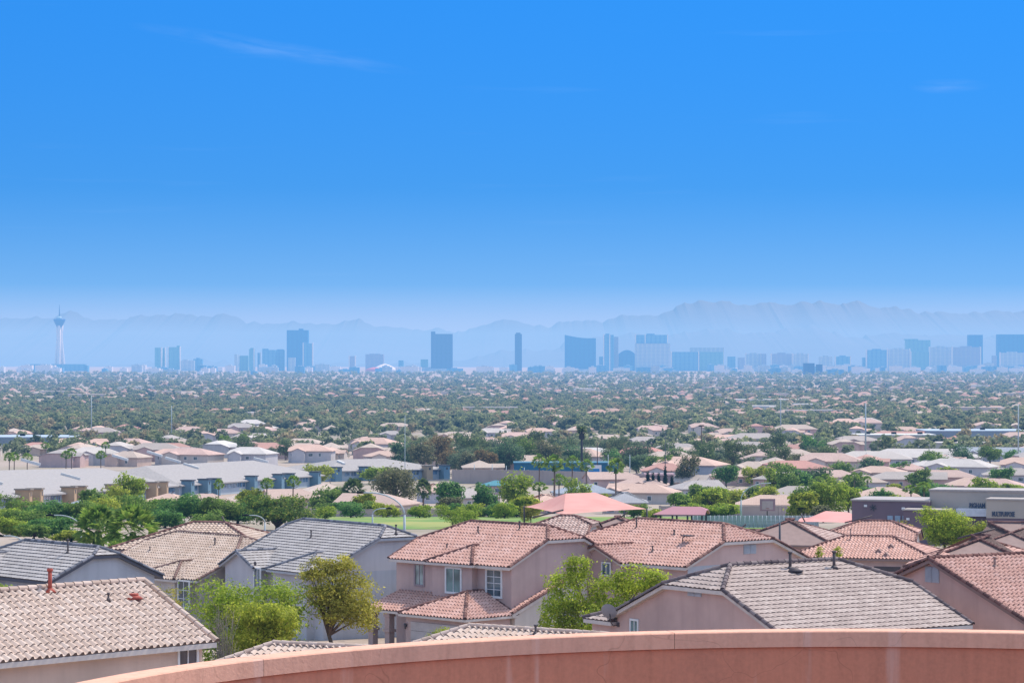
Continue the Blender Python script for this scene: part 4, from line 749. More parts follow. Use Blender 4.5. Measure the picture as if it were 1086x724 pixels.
def ubay(pa, pb, px):
    A = Vector(pa); d = (Vector(pb) - A); t = (px - HX) / F; s = (A.x - t * A.y) / (t * d.y - d.x); return s * d.length
office('long grey-roofed office with tan projecting bays at the left', pA, pB, 34, [(ubay(pA, pB, x), v, 4.6) for x, v in ((40, 7), (45, 13), (84, 19), (122, 8), (133, 20))], [(ubay(pA, pB, x), 1) for x in (24, 36, 72, 83, 118, 128, 160, 171)], rise=4.6)
office('grey-roofed office with teal bays in the middle left', (pB[0] + .5, pB[1] + 1), pC, 34, [(ubay(pB, pC, x), v, 4.6) for x, v in ((215, 22), (252, 12), (254, 18), (256, 24), (330, 14))], [(ubay(pB, pC, x), 0) for x in (196, 214, 224, 264, 293, 304, 332)], rise=4.6)
office('shorter grey-roofed office ending in a tan and blue bay near the rusty trees', pD, pE, 30, [(12, 8, 4)], [(3, 0), (14, 0), (Vector(pE).x * 0 + (Vector(pE) - Vector(pD)).length - 9, 1), ((Vector(pE) - Vector(pD)).length - 2, 0)], rise=3.2)
# ---- generic low houses
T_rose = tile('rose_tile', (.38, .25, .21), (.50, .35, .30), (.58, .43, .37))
FT = {'tan': fartile('far_tan', (.52, .40, .32), (.62, .50, .41)), 'rose': fartile('far_rose', (.54, .36, .30), (.63, .44, .37)), 'salmon': fartile('far_salmon', (.62, .40, .31), (.70, .48, .38)), 'grey': fartile('far_grey', (.38, .34, .31), (.46, .41, .38)), 'white': fartile('far_white', (.58, .54, .50), (.66, .62, .58)), 'red': fartile('far_red', (.50, .22, .18), (.60, .28, .22)), 'slate': fartile('far_slate', (.30, .33, .38), (.36, .40, .44)), 'teal': fartile('far_teal', (.08, .24, .28), (.10, .30, .34), 0)}
FW = [S_beige, S_pink, S_cream, S_grey, S_rose]
def low_house(label, loc, ang, L_, D_, col, he=2.9, p=.36, t0=0., t1=0., wmat=None, group=None, detail=True, gable=None, seed=0, real=None):
    root = empty('house', loc, ang, label, 'house', group); fr = Matrix.Translation((-L_ / 2, -D_ / 2, he)); rr = random.Random(seed)
    mb = MB(); pls = roof_planes(L_, D_, p, t0, t1)[0]
    def put(pls, fr):
        for nm, poly in pls:
            P = [fr @ Vector(q) for q in poly]; nrm = (P[1] - P[0]).cross(P[2] - P[0]).normalized(); nrm = nrm if nrm.z > 0 else -nrm
            s = Vector((nrm.x, nrm.y, 0)); s = -(s - nrm * s.dot(nrm)).normalized(); e = s.cross(nrm); mb.face(P, [((q - P[0]).dot(e) / .33, (q - P[0]).dot(s) / .38) for q in P]); lo = [q - Vector((0, 0, .2)) for q in P]
            mb.face(lo[::-1]); n = len(P)
            for i in range(n): mb.face([lo[i], lo[(i + 1) % n], P[(i + 1) % n], P[i]])
    if real: add_roof(root, fr, L_, D_, p, t0, t1, 'm', real, K_red, TRb, seed=seed + 50)
    else: put(pls, fr)
    wb = MB(); walls(wb, fr, L_, D_, p, t0, t1, he + .7, o=.5, og=.3)
    if gable:
        u, w_, pr = gable; f2 = fr @ Matrix.Translation((u + w_ / 2, -pr, 0)) @ Matrix.Rotation(R(90), 4, 'Z')
        if real: add_roof(root, f2, pr + w_ / 2 + .3, w_, p, 1., 1., 'm', real, K_red, TRb, name='gable_roof', seed=seed + 70)
        else: put(roof_planes(pr + w_ / 2, w_, p, 1., 1.)[0], f2)
        if 1: walls(wb, f2, pr + w_ / 2, w_, p, 1, 1, he + .7, o=.4, og=.3)
    (None if real else mb.build('roof', FT[col], root)); wb.build('wall', wmat or FW[seed % 5], root)
    if detail:
        for k in range(max(2, int(L_ / 4.5))):
            u = 1.8 + k * (L_ - 3) / max(2, int(L_ / 4.5)); w_ = rr.choice((.9, 1.3, 1.6)); M_ = fr @ Matrix.Translation((u, .5, -1.35)) @ Matrix.Rotation(R(180), 4, 'Z')
            mb = MB(); mb.box((-w_ / 2 - .1, -.02, -.6), (w_ / 2 + .1, .06, .6), M_); w = mb.build('window', WH, root); mb = MB(); mb.box((-w_ / 2, .061, -.5), (w_ / 2, .075, .5), M_); mb.build('pane', GL, w)
        mb = MB(); mb.tube([(rr.uniform(-2, 2), 0, he + D_ / 2 * p - .2), (rr.uniform(-2, 2) * .01 + 1, 0, he + D_ / 2 * p + .5)], .07, 6); mb.build('vent_pipe', VN, root)
    return root
OCC = []
def near_occ(x, y, r): return any((x - a) ** 2 + (y - b) ** 2 < (r + c) ** 2 for a, b, c in OCC)
def H(px, py, wpx, col, ang, label, he=2.9, t=(0, 0), D_=11, p=.36, gable=None, seed=0, d=None):
    y = d or d_for(py, he + D_ / 2 * p)
    if y < 570 and py < 532: y = 565 + seed * 6; he = max(2.0, (HY - py) / F * y - gz(y) - D_ / 2 * p)
    L_ = wpx / F * y / max(.55, abs(math.cos(R(ang)))) ; o = low_house(label, at(px, y), R(ang), L_, D_, col, he, p, t[0], t[1], gable=gable, seed=seed); OCC.append((o.location.x, y, L_ * .5)); return o
def H2(px, py, wpx, d, col, ang, label, t=(0, 0), D_=11, p=.36, gable=None, seed=0):      # second-row houses at a chosen distance, wall height from the ridge row
    he = (HY - py) / F * d - gz(d) - D_ / 2 * p; L_ = wpx / F * d / max(.55, abs(math.cos(R(ang)))); o = low_house(label, at(px, d), R(ang), L_, D_, col, max(2.4, he), p, t[0], t[1], gable=gable, seed=seed, real={'tan': T_buff, 'rose': T_rose, 'grey': T_rose}.get(col, T_salmon)); OCC.append((o.location.x, d, L_ * .5)); return o
H2(222, 554, 170, 215, 'tan', -14, 'wide buff low roof just behind the buff two-storey house', D_=10, seed=1); H2(585, 546.5, 92, 238, 'rose', -12, 'low rose roof peeking over the mauve house ridge', D_=9, seed=2, t=(0, .6)); H2(655, 547.5, 112, 275, 'grey', -10, 'brown-grey low roof between the mauve and salmon ridges', D_=11, seed=3)
H2(838, 550.5, 112, 262, 'rose', -16, 'rose low roof right of the taller thin pole', D_=11, gable=(13, 3.6, 1.2), seed=1); H2(914, 552, 118, 276, 'salmon', -12, 'salmon low roof with small gable left of the twiggy lime tree', D_=11, gable=(3, 6, 2), seed=2, t=(0, .5)); H2(1040, 568, 130, 195, 'salmon', -14, 'salmon roof with brown gable behind the right edge house', D_=10, gable=(2, 4.6, 1.2), seed=4); H2(1075, 554, 80, 262, 'rose', -16, 'rose roof at the right edge beneath the school', D_=12, seed=1); H2(778, 562, 60, 225, 'rose', -16, 'small rose roof end behind the salmon house ridge', D_=9, seed=3)
H(104, 528, 56, 'slate', 8, 'slate roof hidden in trees below the tan office bays', seed=1); H(218, 523, 70, 'rose', 15, 'tan low house with small gable above the hedge row', gable=(9, 5, 2), seed=2); H(180, 527, 60, 'salmon', -20, 'salmon low house left of the small slim palm', gable=(3, 5, 2), seed=3); H(265, 521, 60, 'tan', 12, 'tan roof behind the big round tree', seed=4); H(312, 518, 62, 'rose', 20, 'rose-brown roof right of the big round tree', seed=0, t=(1, 0)); H(400, 524.5, 75, 'rose', -22, 'mauve-gabled long roof behind the curved street lamp', t=(1, 0), seed=2)
H(345, 512, 50, 'tan', 15, 'tan roof between the office and the street lamp', seed=1); H(463, 512, 40, 'salmon', 10, 'small salmon roof behind the dense dark tree', seed=3); H(500, 517, 42, 'grey', 30, 'grey-brown gable left of the teal roof', t=(1, 0), seed=2); H(526, 509, 30, 'teal', 5, 'little teal metal roof among the trees', D_=7, seed=1)
H(578, 524, 50, 'salmon', 10, 'salmon roof touching the left end of the pink sail', seed=1); H(620, 513, 66, 'slate', 8, 'slate-grey roof behind the pink sail', seed=3); H(682, 512.5, 72, 'salmon', -15, 'light salmon roof with brown gable right of the pink sail', gable=(2, 7, 2), t=(1, 0), seed=2); H(662, 521, 50, 'slate', 0, 'roof carrying dark solar panels behind the sail', seed=0); H(652, 500, 62, 'rose', 12, 'rose roof behind the lone slim palm', seed=4, t=(1, 0)); H(680, 506, 60, 'rose', -10, 'brown gabled roof below the cypresses', gable=(8, 6, 2), seed=1); H(722, 503, 60, 'grey', -20, 'grey roof right below the dark cypresses', t=(0, 1), seed=2); H(738, 509, 50, 'grey', 20, 'grey gabled roof left of the golden tree', t=(0, 1), seed=3)
H(790, 497.5, 80, 'rose', 0, 'rose roof behind the golden mesquite', seed=1); H(780, 517, 60, 'tan', 0, 'tan roof behind the playground', seed=2); H(850, 506, 66, 'salmon', -10, 'salmon roof centre right of the golden mesquite', seed=3); H(842, 515, 60, 'grey', -18, 'grey-brown sloping roof beside the salmon one', t=(0, 1), seed=4); H(820, 531, 80, 'salmon', -5, 'low salmon roof behind the playground court', seed=0, D_=10); H(822, 500, 36, 'grey', -25, 'small dark gable in the centre right trees', t=(0, 1), seed=1)
H(882, 498, 60, 'rose', 4, 'brownish roof above the row of small palms', seed=2); H(915, 503, 50, 'tan', 0, 'tan roof among small palms', seed=3); H(962, 500, 84, 'grey', -8, 'wide brown-grey roof behind the school', t=(0, 1), seed=4); H(1000, 498, 70, 'rose', -6, 'rose roof right of the wide brown-grey one', seed=1); H(1035, 506, 66, 'salmon', -10, 'salmon roof above the beige school hall', t=(0, 0), seed=2); H(1058, 507, 55, 'rose', -25, 'mauve gabled house above the school lettering', t=(1, 0), seed=1); H(1072, 496, 60, 'grey', -6, 'grey roof at the right edge above the gabled house', seed=3); H(940, 516, 70, 'salmon', -4, 'salmon roof just behind the purple school wall', seed=2)
H(925, 478, 84, 'white', -6, 'whitish roofed house with blue-grey gables at right', gable=(6, 9, 2), D_=16, seed=3); H(985, 475.5, 110, 'white', -8, 'wide whitish roof right of the whitish gabled house', gable=(5, 8, 2), D_=18, seed=3, t=(.5, 0)); H(1060, 474, 90, 'slate', -14, 'slate and white gabled roof at the far right', gable=(8, 9, 2), D_=16, seed=3, t=(1, .5)); H(960, 457, 90, 'red', -5, 'dark red tiled roof above the cream parapet building', D_=20, seed=0, gable=(20, 12, 3)); H(1010, 487, 90, 'white', 0, 'flat pale roof among the white roofs', seed=1)
H(820, 476, 120, 'tan', -2, 'large tan multi-part roof right of the pale tall tree', D_=22, seed=2, gable=(30, 12, 3)); H(745, 474, 90, 'tan', -4, 'long tan low roof right of the cypresses', D_=18, seed=0); H(800, 459, 60, 'grey', 0, 'two-storey grey building beyond the long tan roof', he=6, D_=14, seed=3); H(842, 450, 50, 'tan', -4, 'blue-shadowed tan two-storey house left of the dark round tree', he=5.5, D_=14, seed=1)
# cream parapet building
def flat(name, label, px, py, wpx, dep, hh, wallm, roofm, ang=0, d=None, cat='building', grp=None, parts=True):
    y = d or d_for(py, hh); w_ = wpx / F * y; root = empty(name, at(px, y), R(ang), label, cat, grp); OCC.append((root.location.x, y, w_ * .5)); mb = MB(); mb.box((-w_ / 2, -dep / 2, -1), (w_ / 2, dep / 2, hh - .5)); mb.build('wall', wallm, root); mb = MB(); mb.box((-w_ / 2 - .2, -dep / 2 - .2, hh - .5), (w_ / 2 + .2, dep / 2 + .2, hh)); mb.build('roof', roofm, root)
    if parts:
        for k in range(3): mb = MB(); u = -w_ * .35 + k * w_ * .33; mb.box((u, -2, hh + .004), (u + 2.4, .6, hh + 1.1)); mb.build('roof_unit', plain('lamp_metal', (0, 0, 0)), root)
    return root
flat('store_building', 'cream parapet-walled low building below the dark red roof', 947, 460, 84, 26, 6, stucco('cream_parapet', (.48, .44, .36), .1, .2, .3), plain('white_roof', (.66, .64, .6))); flat('store_building', 'long low cream wall building right of the parapet building', 1010, 468.5, 70, 18, 4.5, stucco('cream_parapet', (0, 0, 0)), plain('pale_roof', (.58, .52, .46))); flat('warehouse', 'long light-blue roofed building at the far left', 24, 462, 110, 40, 6, plain('blue_wall', (.25, .30, .34)), plain('blue_sheet_roof', (.44, .51, .57), .5)); flat('warehouse', 'long pale-blue roofed building at the far right', 1042, 455.5, 130, 40, 7, plain('blue_wall', (0, 0, 0)), plain('blue_sheet_roof', (0, 0, 0)))
flat('store_building', 'low tan flat building in the right distance beside the dark round tree', 885, 464.5, 56, 20, 4, stucco('rose_parapet', (.50, .38, .32), .1, .2, .3), plain('pale_roof', (0, 0, 0)))
bb = flat('blue_fence_building', 'low teal-blue building strip behind the sound wall near the cell tower', 600, 483.5, 110, 10, 5.5, plain('teal_wall', (.04, .17, .26)), plain('teal_roof', (.10, .24, .32)), d=935, parts=False)
root = empty('billboard', g(630, 840), 0, 'white box sign with square blue panel right of the palms', 'sign'); mb = MB(); mb.box((-2.2, -.3, 2.2), (2.2, .3, 6.6)); mb.build('sign_box', WH, root); mb = MB(); mb.box((-1.6, -.34, 2.6), (1.6, -.305, 5.6)); mb.build('sign_panel', plain('blue_panel', (.03, .22, .50), .4), root); mb = MB(); mb.tube([(-1.5, 0, -.2), (-1.5, 0, 2.2)], .15, 6); mb.tube([(1.5, 0, -.2), (1.5, 0, 2.2)], .15, 6); mb.build('legs', PST, root)
flat('pergola', 'pinkish pergola roof standing over the dark cypresses', 699, 484, 30, 5, 5.4, plain('pergola_void', (.30, .22, .22)), plain('pink_slab', (.55, .36, .36)), d=790, parts=False)
# ------------------------------------------------------------------ valley suburbs
def vn(x, y, s=420., k=0.):                # smooth patchiness in world space
    return (math.sin(x / s + k) + math.sin(y / (s * 1.7) + 1.3 + k) + math.sin((x + y) / (s * .8) + 2.1 * k) + math.sin((x - 1.4 * y) / (s * 1.3) + .7)) / 4
cols = ['tan', 'rose', 'salmon', 'grey', 'tan', 'salmon', 'rose', 'white', 'red']
def where(px):
    return ['at the far left', 'left of the curved street lamp', 'left of centre beyond the rusty trees', 'in the centre behind the cell tower', 'right of the cypresses', 'beyond the dark round tree', 'near the right edge'][min(6, max(0, int(px / 156)))]
def zone(y): return 'beyond the tan roofs' if y < 1300 else 'in the middle valley' if y < 2200 else 'far out in the valley'
rr = random.Random(11); protoH = {}; nh = 0; tries = 0; cand = []
TREES_OCC = []
while len(cand) < 270 and tries < 20000:
    tries += 1; py = 447 + 50 * rr.random() ** .8 if rr.random() < .62 else 424 + 26 * rr.random(); px = rr.uniform(-30, 1116); d = d_for(py, 4)
    if d < 660: continue
    x = (px - HX) / F * d
    if px < 500 and py > 484: continue
    if near_occ(x, d, 7.5): continue
    if py < 450 and vn(x, d) < -.05: continue
    if py > 452 and rr.random() < (.72 if px > 820 else .3): continue
    OCC.append((x, d, 7.5)); cand.append((d, x, px, py))
cand.sort(); NAMES = dict(tan='tan', rose='rose-brown', salmon='salmon', grey='grey-brown', white='pale', red='dark red')
for i, (d, x, px, py) in enumerate(cand[:215]):
    c_ = rr.choice(cols); key = (c_, rr.randrange(2))
    if key not in protoH:
        protoH[key] = low_house('x', (x, d, gz(d)), 0, (15, 18)[key[1]], (11, 13)[key[1]], c_, 3.0 + key[1] * 1.2, .34, (0, .5)[key[1]], 0, gable=(4.5, 6, 2.), detail=d < 1500, seed=key[1] + cols.index(c_)); o = protoH[key]
    else: o = copy_tree(protoH[key])
    o.location = (x, d, gz(d)); o.rotation_euler = (0, 0, R(rr.choice((0, 8, -12, 90, 78, -25)) + rr.uniform(-5, 5))); o.scale = (rr.uniform(.9, 1.25), rr.uniform(.9, 1.2), rr.uniform(.95, 1.25))
    o['label'] = f'{"two-storey" if key[1] else "low"} {NAMES[c_]}-roofed house {where(px)}, {zone(d)}'; o['group'] = 'suburban houses across the valley'
# trees: 180 nearest as individuals, the remainder as one mass
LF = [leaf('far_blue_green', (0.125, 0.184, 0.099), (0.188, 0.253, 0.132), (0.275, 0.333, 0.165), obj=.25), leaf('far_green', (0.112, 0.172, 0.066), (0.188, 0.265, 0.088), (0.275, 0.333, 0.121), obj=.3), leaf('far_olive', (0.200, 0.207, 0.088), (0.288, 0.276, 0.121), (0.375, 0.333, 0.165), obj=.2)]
protoT = []
for k in range(9):
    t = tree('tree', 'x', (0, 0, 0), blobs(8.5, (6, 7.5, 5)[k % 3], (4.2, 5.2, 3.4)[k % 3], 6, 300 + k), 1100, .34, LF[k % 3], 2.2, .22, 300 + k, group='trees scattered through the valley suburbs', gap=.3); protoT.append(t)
tc_ = []; tries = 0
while len(tc_) < 1400 and tries < 40000:
    tries += 1; px = rr.uniform(-30, 1116); py = rr.uniform(442, 505); d = d_for(py, 0)
    if px < 470 and py > 488: continue
    if px > 880 and py > 486: continue
    x = (px - HX) / F * d
    if near_occ(x, d, .2): continue
    tc_.append((d, x, px)); OCC.append((x, d, 2.))
tc_.sort()
for i, (d, x, px) in enumerate(tc_[:190]):
    k = rr.randrange(9); o = protoT[k] if not protoT[k].get('used') else copy_tree(protoT[k]); protoT[k]['used'] = 1
    s = rr.uniform(.65, 1.25); o.location = (x, d, gz(d)); o.scale = (s * rr.uniform(.9, 1.2), s, s * rr.uniform(.85, 1.2)); o.rotation_euler = (0, 0, rr.uniform(0, 6))
    o['label'] = f'{("blue-green", "mid green", "olive")[k % 3]} {"tall" if s > 1.05 else "small" if s < .8 else "rounded"} tree {where(px)}, {zone(d)}'
for t in protoT:
    if 'used' in t: del t['used']
# far mass of trees
rng = np.random.default_rng(5); protos = []
for k in range(8):
    P, Nn = crown_pts(blobs(8, 6, 4.2, 5, 400 + k), 85, rng, .55, .0); protos.append(leaf_cards(P, Nn, 1.05, rng, .7).reshape(-1, 4, 3))
pos = []
for d, x, px in tc_[190:]: pos.append((x, d, rr.uniform(.7, 1.2)))
tries = 0; YD = {y: d_for(y) for y in range(390, 470)}
def dfast(y): a = int(y); f = y - a; return YD[a] * (1 - f) + YD[a + 1] * f
while len(pos) < 17000 and tries < 200000:
    tries += 1; u = rr.random(); py = 396.5 + 62 * u ** 1.15; px = rr.uniform(-40, 1126); d = dfast(py); x = (px - HX) / F * d
    v = vn(x, d, 300 + d * .05, 2.)
    if v < -.45 - rr.random() * .3 and py > 402: continue
    if py > 420 and near_occ(x, d, 1): continue
    if py > 446 and rr.random() < .3: continue
    pos.append((x, d, rr.uniform(.65, 1.45) * (1 + max(0, d - 4000) / 9000)))
Q = []; MI = []
for x, d, s in pos:
    q = protos[rr.randrange(8)]; a = rr.uniform(0, 6.28); ca, sa = math.cos(a), math.sin(a)
    if d > 4200: q = q[: 34 if d > 7000 else 52]
    k = np.empty_like(q); sw = s * rr.uniform(.9, 1.3) * (1.15 if d > 4200 else 1); k[..., 0] = (q[..., 0] * ca - q[..., 1] * sa) * sw + x; k[..., 1] = (q[..., 0] * sa + q[..., 1] * ca) * sw + d; k[..., 2] = q[..., 2] * s + gz(d); Q.append(k)
    MI.append(np.full(len(q), rr.choice((0, 0, 1, 1, 2, 3)), np.int32))
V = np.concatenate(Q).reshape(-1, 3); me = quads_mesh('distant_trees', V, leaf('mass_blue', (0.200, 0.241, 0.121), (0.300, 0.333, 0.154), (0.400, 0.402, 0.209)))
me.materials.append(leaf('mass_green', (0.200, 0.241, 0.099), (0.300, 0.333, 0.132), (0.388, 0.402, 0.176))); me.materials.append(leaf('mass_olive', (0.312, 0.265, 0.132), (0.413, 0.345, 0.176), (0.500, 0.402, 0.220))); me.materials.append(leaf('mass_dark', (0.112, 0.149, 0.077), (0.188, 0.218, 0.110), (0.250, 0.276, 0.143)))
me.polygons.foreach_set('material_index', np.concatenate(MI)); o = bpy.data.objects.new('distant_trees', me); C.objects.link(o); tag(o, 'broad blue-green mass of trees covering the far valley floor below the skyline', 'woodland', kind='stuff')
# far mass of houses
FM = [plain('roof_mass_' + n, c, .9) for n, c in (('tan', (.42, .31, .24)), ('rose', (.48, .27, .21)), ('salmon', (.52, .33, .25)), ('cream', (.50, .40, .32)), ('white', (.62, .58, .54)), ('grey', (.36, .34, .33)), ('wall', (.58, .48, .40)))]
V = []; Fc = []; MI = []
def addh(x, d, L_, D_, he, rise, a, mi):
    z = gz(d); ca, sa = math.cos(a), math.sin(a); i = len(V); l, w = L_ / 2, D_ / 2; q = min(w, l) if rise else 0
    for px_, py_, pz in ((-l, -w, -1), (l, -w, -1), (l, w, -1), (-l, w, -1), (-l, -w, he), (l, -w, he), (l, w, he), (-l, w, he), (-l + q, 0, he + rise), (l - q, 0, he + rise)): V.append((x + px_ * ca - py_ * sa, d + px_ * sa + py_ * ca, z + pz))
    for f in ((0, 1, 5, 4), (1, 2, 6, 5), (2, 3, 7, 6), (3, 0, 4, 7)): Fc.append(tuple(i + t for t in f)); MI.append(6 if mi != 4 else 4)
    for f in (((4, 5, 9, 8), (5, 6, 9), (6, 7, 8, 9), (7, 4, 8)) if rise else ((4, 5, 6, 7),)): Fc.append(tuple(i + t for t in f)); MI.append(mi)
for d, x, px, py in cand[215:]: addh(x, d, rr.uniform(13, 22), rr.uniform(10, 14), rr.uniform(3, 5.6), 2.2, rr.choice((0, .2, 1.5, -.4)), rr.choice((0, 1, 2, 2, 3)))
tries = 0; n = 0
while n < 1000 and tries < 60000:
    tries += 1; py = 400 + 47 * rr.random() ** .85; px = rr.uniform(-40, 1126); d = dfast(py); x = (px - HX) / F * d
    if vn(x, d, 260 + d * .04, .4) < (.0 if py > 409 else .2) - .3 * rr.random(): continue
    n += 1; big = rr.random() < (.14 if d > 5000 else .03); c_ = rr.choice((0, 1, 1, 2, 2, 0, 3)) if not big else rr.choice((3, 4, 5))
    addh(x, d, rr.uniform(24, 80) if big else rr.uniform(10, 19), rr.uniform(20, 50) if big else rr.uniform(9, 13), rr.uniform(5, 9) if big else rr.uniform(4, 6.5), 0 if big else rr.uniform(2, 3), rr.choice((0, .2, 1.5, -.4)), c_)
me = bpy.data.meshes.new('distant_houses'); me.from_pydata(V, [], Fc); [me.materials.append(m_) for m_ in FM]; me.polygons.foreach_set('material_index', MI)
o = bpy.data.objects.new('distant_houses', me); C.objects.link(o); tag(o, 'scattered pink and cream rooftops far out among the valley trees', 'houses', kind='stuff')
# ------------------------------------------------------------------ skyline
def facade(name, c1, c2, sx=9., sz=7.5, band=.4):
    if name in _m: return _m[name]
    m, N, L, b = nt(name); t = N.new('ShaderNodeTexCoord'); sp = N.new('ShaderNodeSeparateXYZ'); L.new(t.outputs['Object'], sp.inputs[0])
    def fr(s_, k, off=0):
        x = N.new('ShaderNodeMath'); x.operation = 'MULTIPLY_ADD'; L.new(sp.outputs[s_], x.inputs[0]); x.inputs[1].default_value = 1 / k; x.inputs[2].default_value = off; y = N.new('ShaderNodeMath'); y.operation = 'FRACT'; L.new(x.outputs[0], y.inputs[0]); z = N.new('ShaderNodeMath'); z.operation = 'GREATER_THAN'; z.inputs[1].default_value = band; L.new(y.outputs[0], z.inputs[0]); return z.outputs[0]
    c = mixc(N, L, fr('X', sx * 2.7, 100.3), c1, [a * .6 + e_ * .4 for a, e_ in zip(c1, c2)]); f = N.new('ShaderNodeMath'); f.operation = 'MULTIPLY'; L.new(fr('Z', sz), f.inputs[0]); f.inputs[1].default_value = .5; c = mixc(N, L, f.outputs[0], c, c2)
    L.new(c, b.inputs['Base Color']); b.inputs['Roughness'].default_value = .5; _m[name] = m; return m
FB = facade('blue_glass', (.0, .12, .36), (.01, .20, .46)); FD = facade('dark_blue_glass', (.0, .03, .16), (.04, .07, .22)); FP = facade('pale_stone', (.56, .60, .64), (.26, .36, .46)); FTq = facade('turquoise_glass', (.10, .30, .36), (.18, .40, .46)); FV = facade('violet_stone', (.36, .36, .48), (.26, .29, .42)); FMb = facade('mid_blue', (.03, .20, .42), (.16, .38, .58)); WT = plain('tower_white', (.78, .76, .76), .6)
def hotel(label, px0, px1, py, y, mat, dep=45, pen=None, pod=None, edge=None, top=None, name='hotel_tower', group='hotel towers along the skyline', wings=None):
    x0, x1 = (px0 - HX) / F * y, (px1 - HX) / F * y; z0 = gz(y); H_ = (HY - py) / F * y - z0; root = empty(name, ((x0 + x1) / 2, y, z0), 0, label, 'tower', group); w = (x1 - x0) / 2; mb = MB()
    if top == 'curve':                       # concave crescent slab whose roofline sags towards the right
        n = 14; P = []
        for i in range(n + 1): u = -w + 2 * w * i / n; P.append((u, 26 * (1 - (u / w) ** 2), H_ - 18 * math.sin(math.pi / 2 * min(1, i / n * 1.25))))
        for a, b in zip(P, P[1:]): mb.face([(a[0], a[1], -5), (b[0], b[1], -5), (b[0], b[1], b[2]), (a[0], a[1], a[2])]); mb.face([(b[0], b[1] + dep, -5), (a[0], a[1] + dep, -5), (a[0], a[1] + dep, a[2]), (b[0], b[1] + dep, b[2])]); mb.face([(a[0], a[1], a[2]), (b[0], b[1], b[2]), (b[0], b[1] + dep, b[2]), (a[0], a[1] + dep, a[2])])
        for p in (P[0], P[-1]): mb.face([(p[0], p[1], -5), (p[0], p[1], p[2]), (p[0], p[1] + dep, p[2]), (p[0], p[1] + dep, -5)])
    elif top == 'arch':
        n = 12; P = [(-w + 2 * w * i / n, H_ * (.62 + .38 * math.sin(math.pi * (.12 + .76 * i / n)))) for i in range(n + 1)]
        for a, b in zip(P, P[1:]): mb.face([(a[0], 0, -5), (b[0], 0, -5), (b[0], 0, b[1]), (a[0], 0, a[1])]); mb.face([(b[0], dep, -5), (a[0], dep, -5), (a[0], dep, a[1]), (b[0], dep, b[1])]); mb.face([(a[0], 0, a[1]), (b[0], 0, b[1]), (b[0], dep, b[1]), (a[0], dep, a[1])])
    else: mb.prism([(-w + 2, 0), (w - 2, 0), (w, 4), (w, dep - 4), (w - 2, dep), (-w + 2, dep), (-w, dep - 4), (-w, 4)], -5, H_)
    mb.build('shaft', mat, root)
    if pen:
        a, b, h_ = pen; mb = MB(); mb.box((-w + 2 * w * a, 8, H_), (-w + 2 * w * b, dep - 8, H_ + h_)); mb.build('penthouse', pen_m if False else mat, root)
    if edge:
        mb = MB()
        for u in edge: mb.box((-w + 2 * w * u - 3, -2.5, -3), (-w + 2 * w * u + 3, dep * .5, H_ + 3))
        mb.build('stair_core', WT, root)
    if pod: a, b, h_ = pod; mb = MB(); mb.box((a, -35, -4), (b, -3, h_)); mb.build('podium', FP, root)
    mb = MB(); mb.box((-w * .9, .8, H_ - 8), (w * .9, dep - .8, H_ - 4)) if False else None
    return root
SY = 15400.
# observation tower
y = SY; s_ = y / F; root = empty('observation_tower', at(63, y), 0, 'tall white observation tower with blue flared pod and needle at the left', 'tower'); mb = MB(); z0 = gz(y); zt = lambda py: (HY - py) * s_ - z0
for k in range(3):
    a = k * 2 * math.pi / 3 + .5; pth = []; 
    for i in range(9): t = i / 8; q = (20 * (1 - t) ** 1.6 + 8 + 7 * max(0, t - .75) * 4); pth.append((math.cos(a) * q, math.sin(a) * q, t * zt(345)))
    mb.tube(pth, [9.5 - 2 * i / 8 for i in range(9)], 8)
mb.build('leg', WT, root); mb = MB(); mb.tube([(0, 0, 0), (0, 0, zt(346))], [13, 11], 10); mb.build('core', WT, root)
mb = MB(); mb.tube([(0, 0, zt(347)), (0, 0, zt(345.5)), (0, 0, zt(341)), (0, 0, zt(338.7)), (0, 0, zt(338))], [12, 17, 30, 33, 28], 24); mb.build('pod', plain('pod_blue', (.0, .06, .30), .4), root)
mb = MB(); mb.tube([(0, 0, zt(338)), (0, 0, zt(336.5)), (0, 0, zt(335.3))], [20, 14, 6], 16); mb.build('pod_roof', plain('pod_cap', (.3, .5, .6), .4), root); mb = MB(); mb.tube([(0, 0, zt(336)), (0, 0, zt(330)), (0, 0, zt(323))], [4, 2.6, 1.2], 6); mb.build('needle', FD, root)
hotel('long low hotel block at the foot of the white observation tower', 30, 91, 386, SY - 150, FMb, 60, group='skyline blocks')
hotel('narrow turquoise tower at the left of the twin pair', 164, 171.5, 368.5, SY, FTq, edge=(.95,)); hotel('wide turquoise tower with white edge, right of the narrow one', 178, 191, 368, SY + 40, FTq, edge=(.02, .98), pen=(.7, .95, 8)); hotel('middle slim turquoise slab between the twin towers', 172, 175, 369, SY + 90, FTq, edge=(.98,))
hotel('low pale block right of the turquoise twins', 192, 206, 382, SY, FP, pen=(.1, .5, 5)); hotel('low blue block beside the turquoise twins', 205, 214.5, 380.5, SY + 60, FMb, pen=(.3, .7, 6))
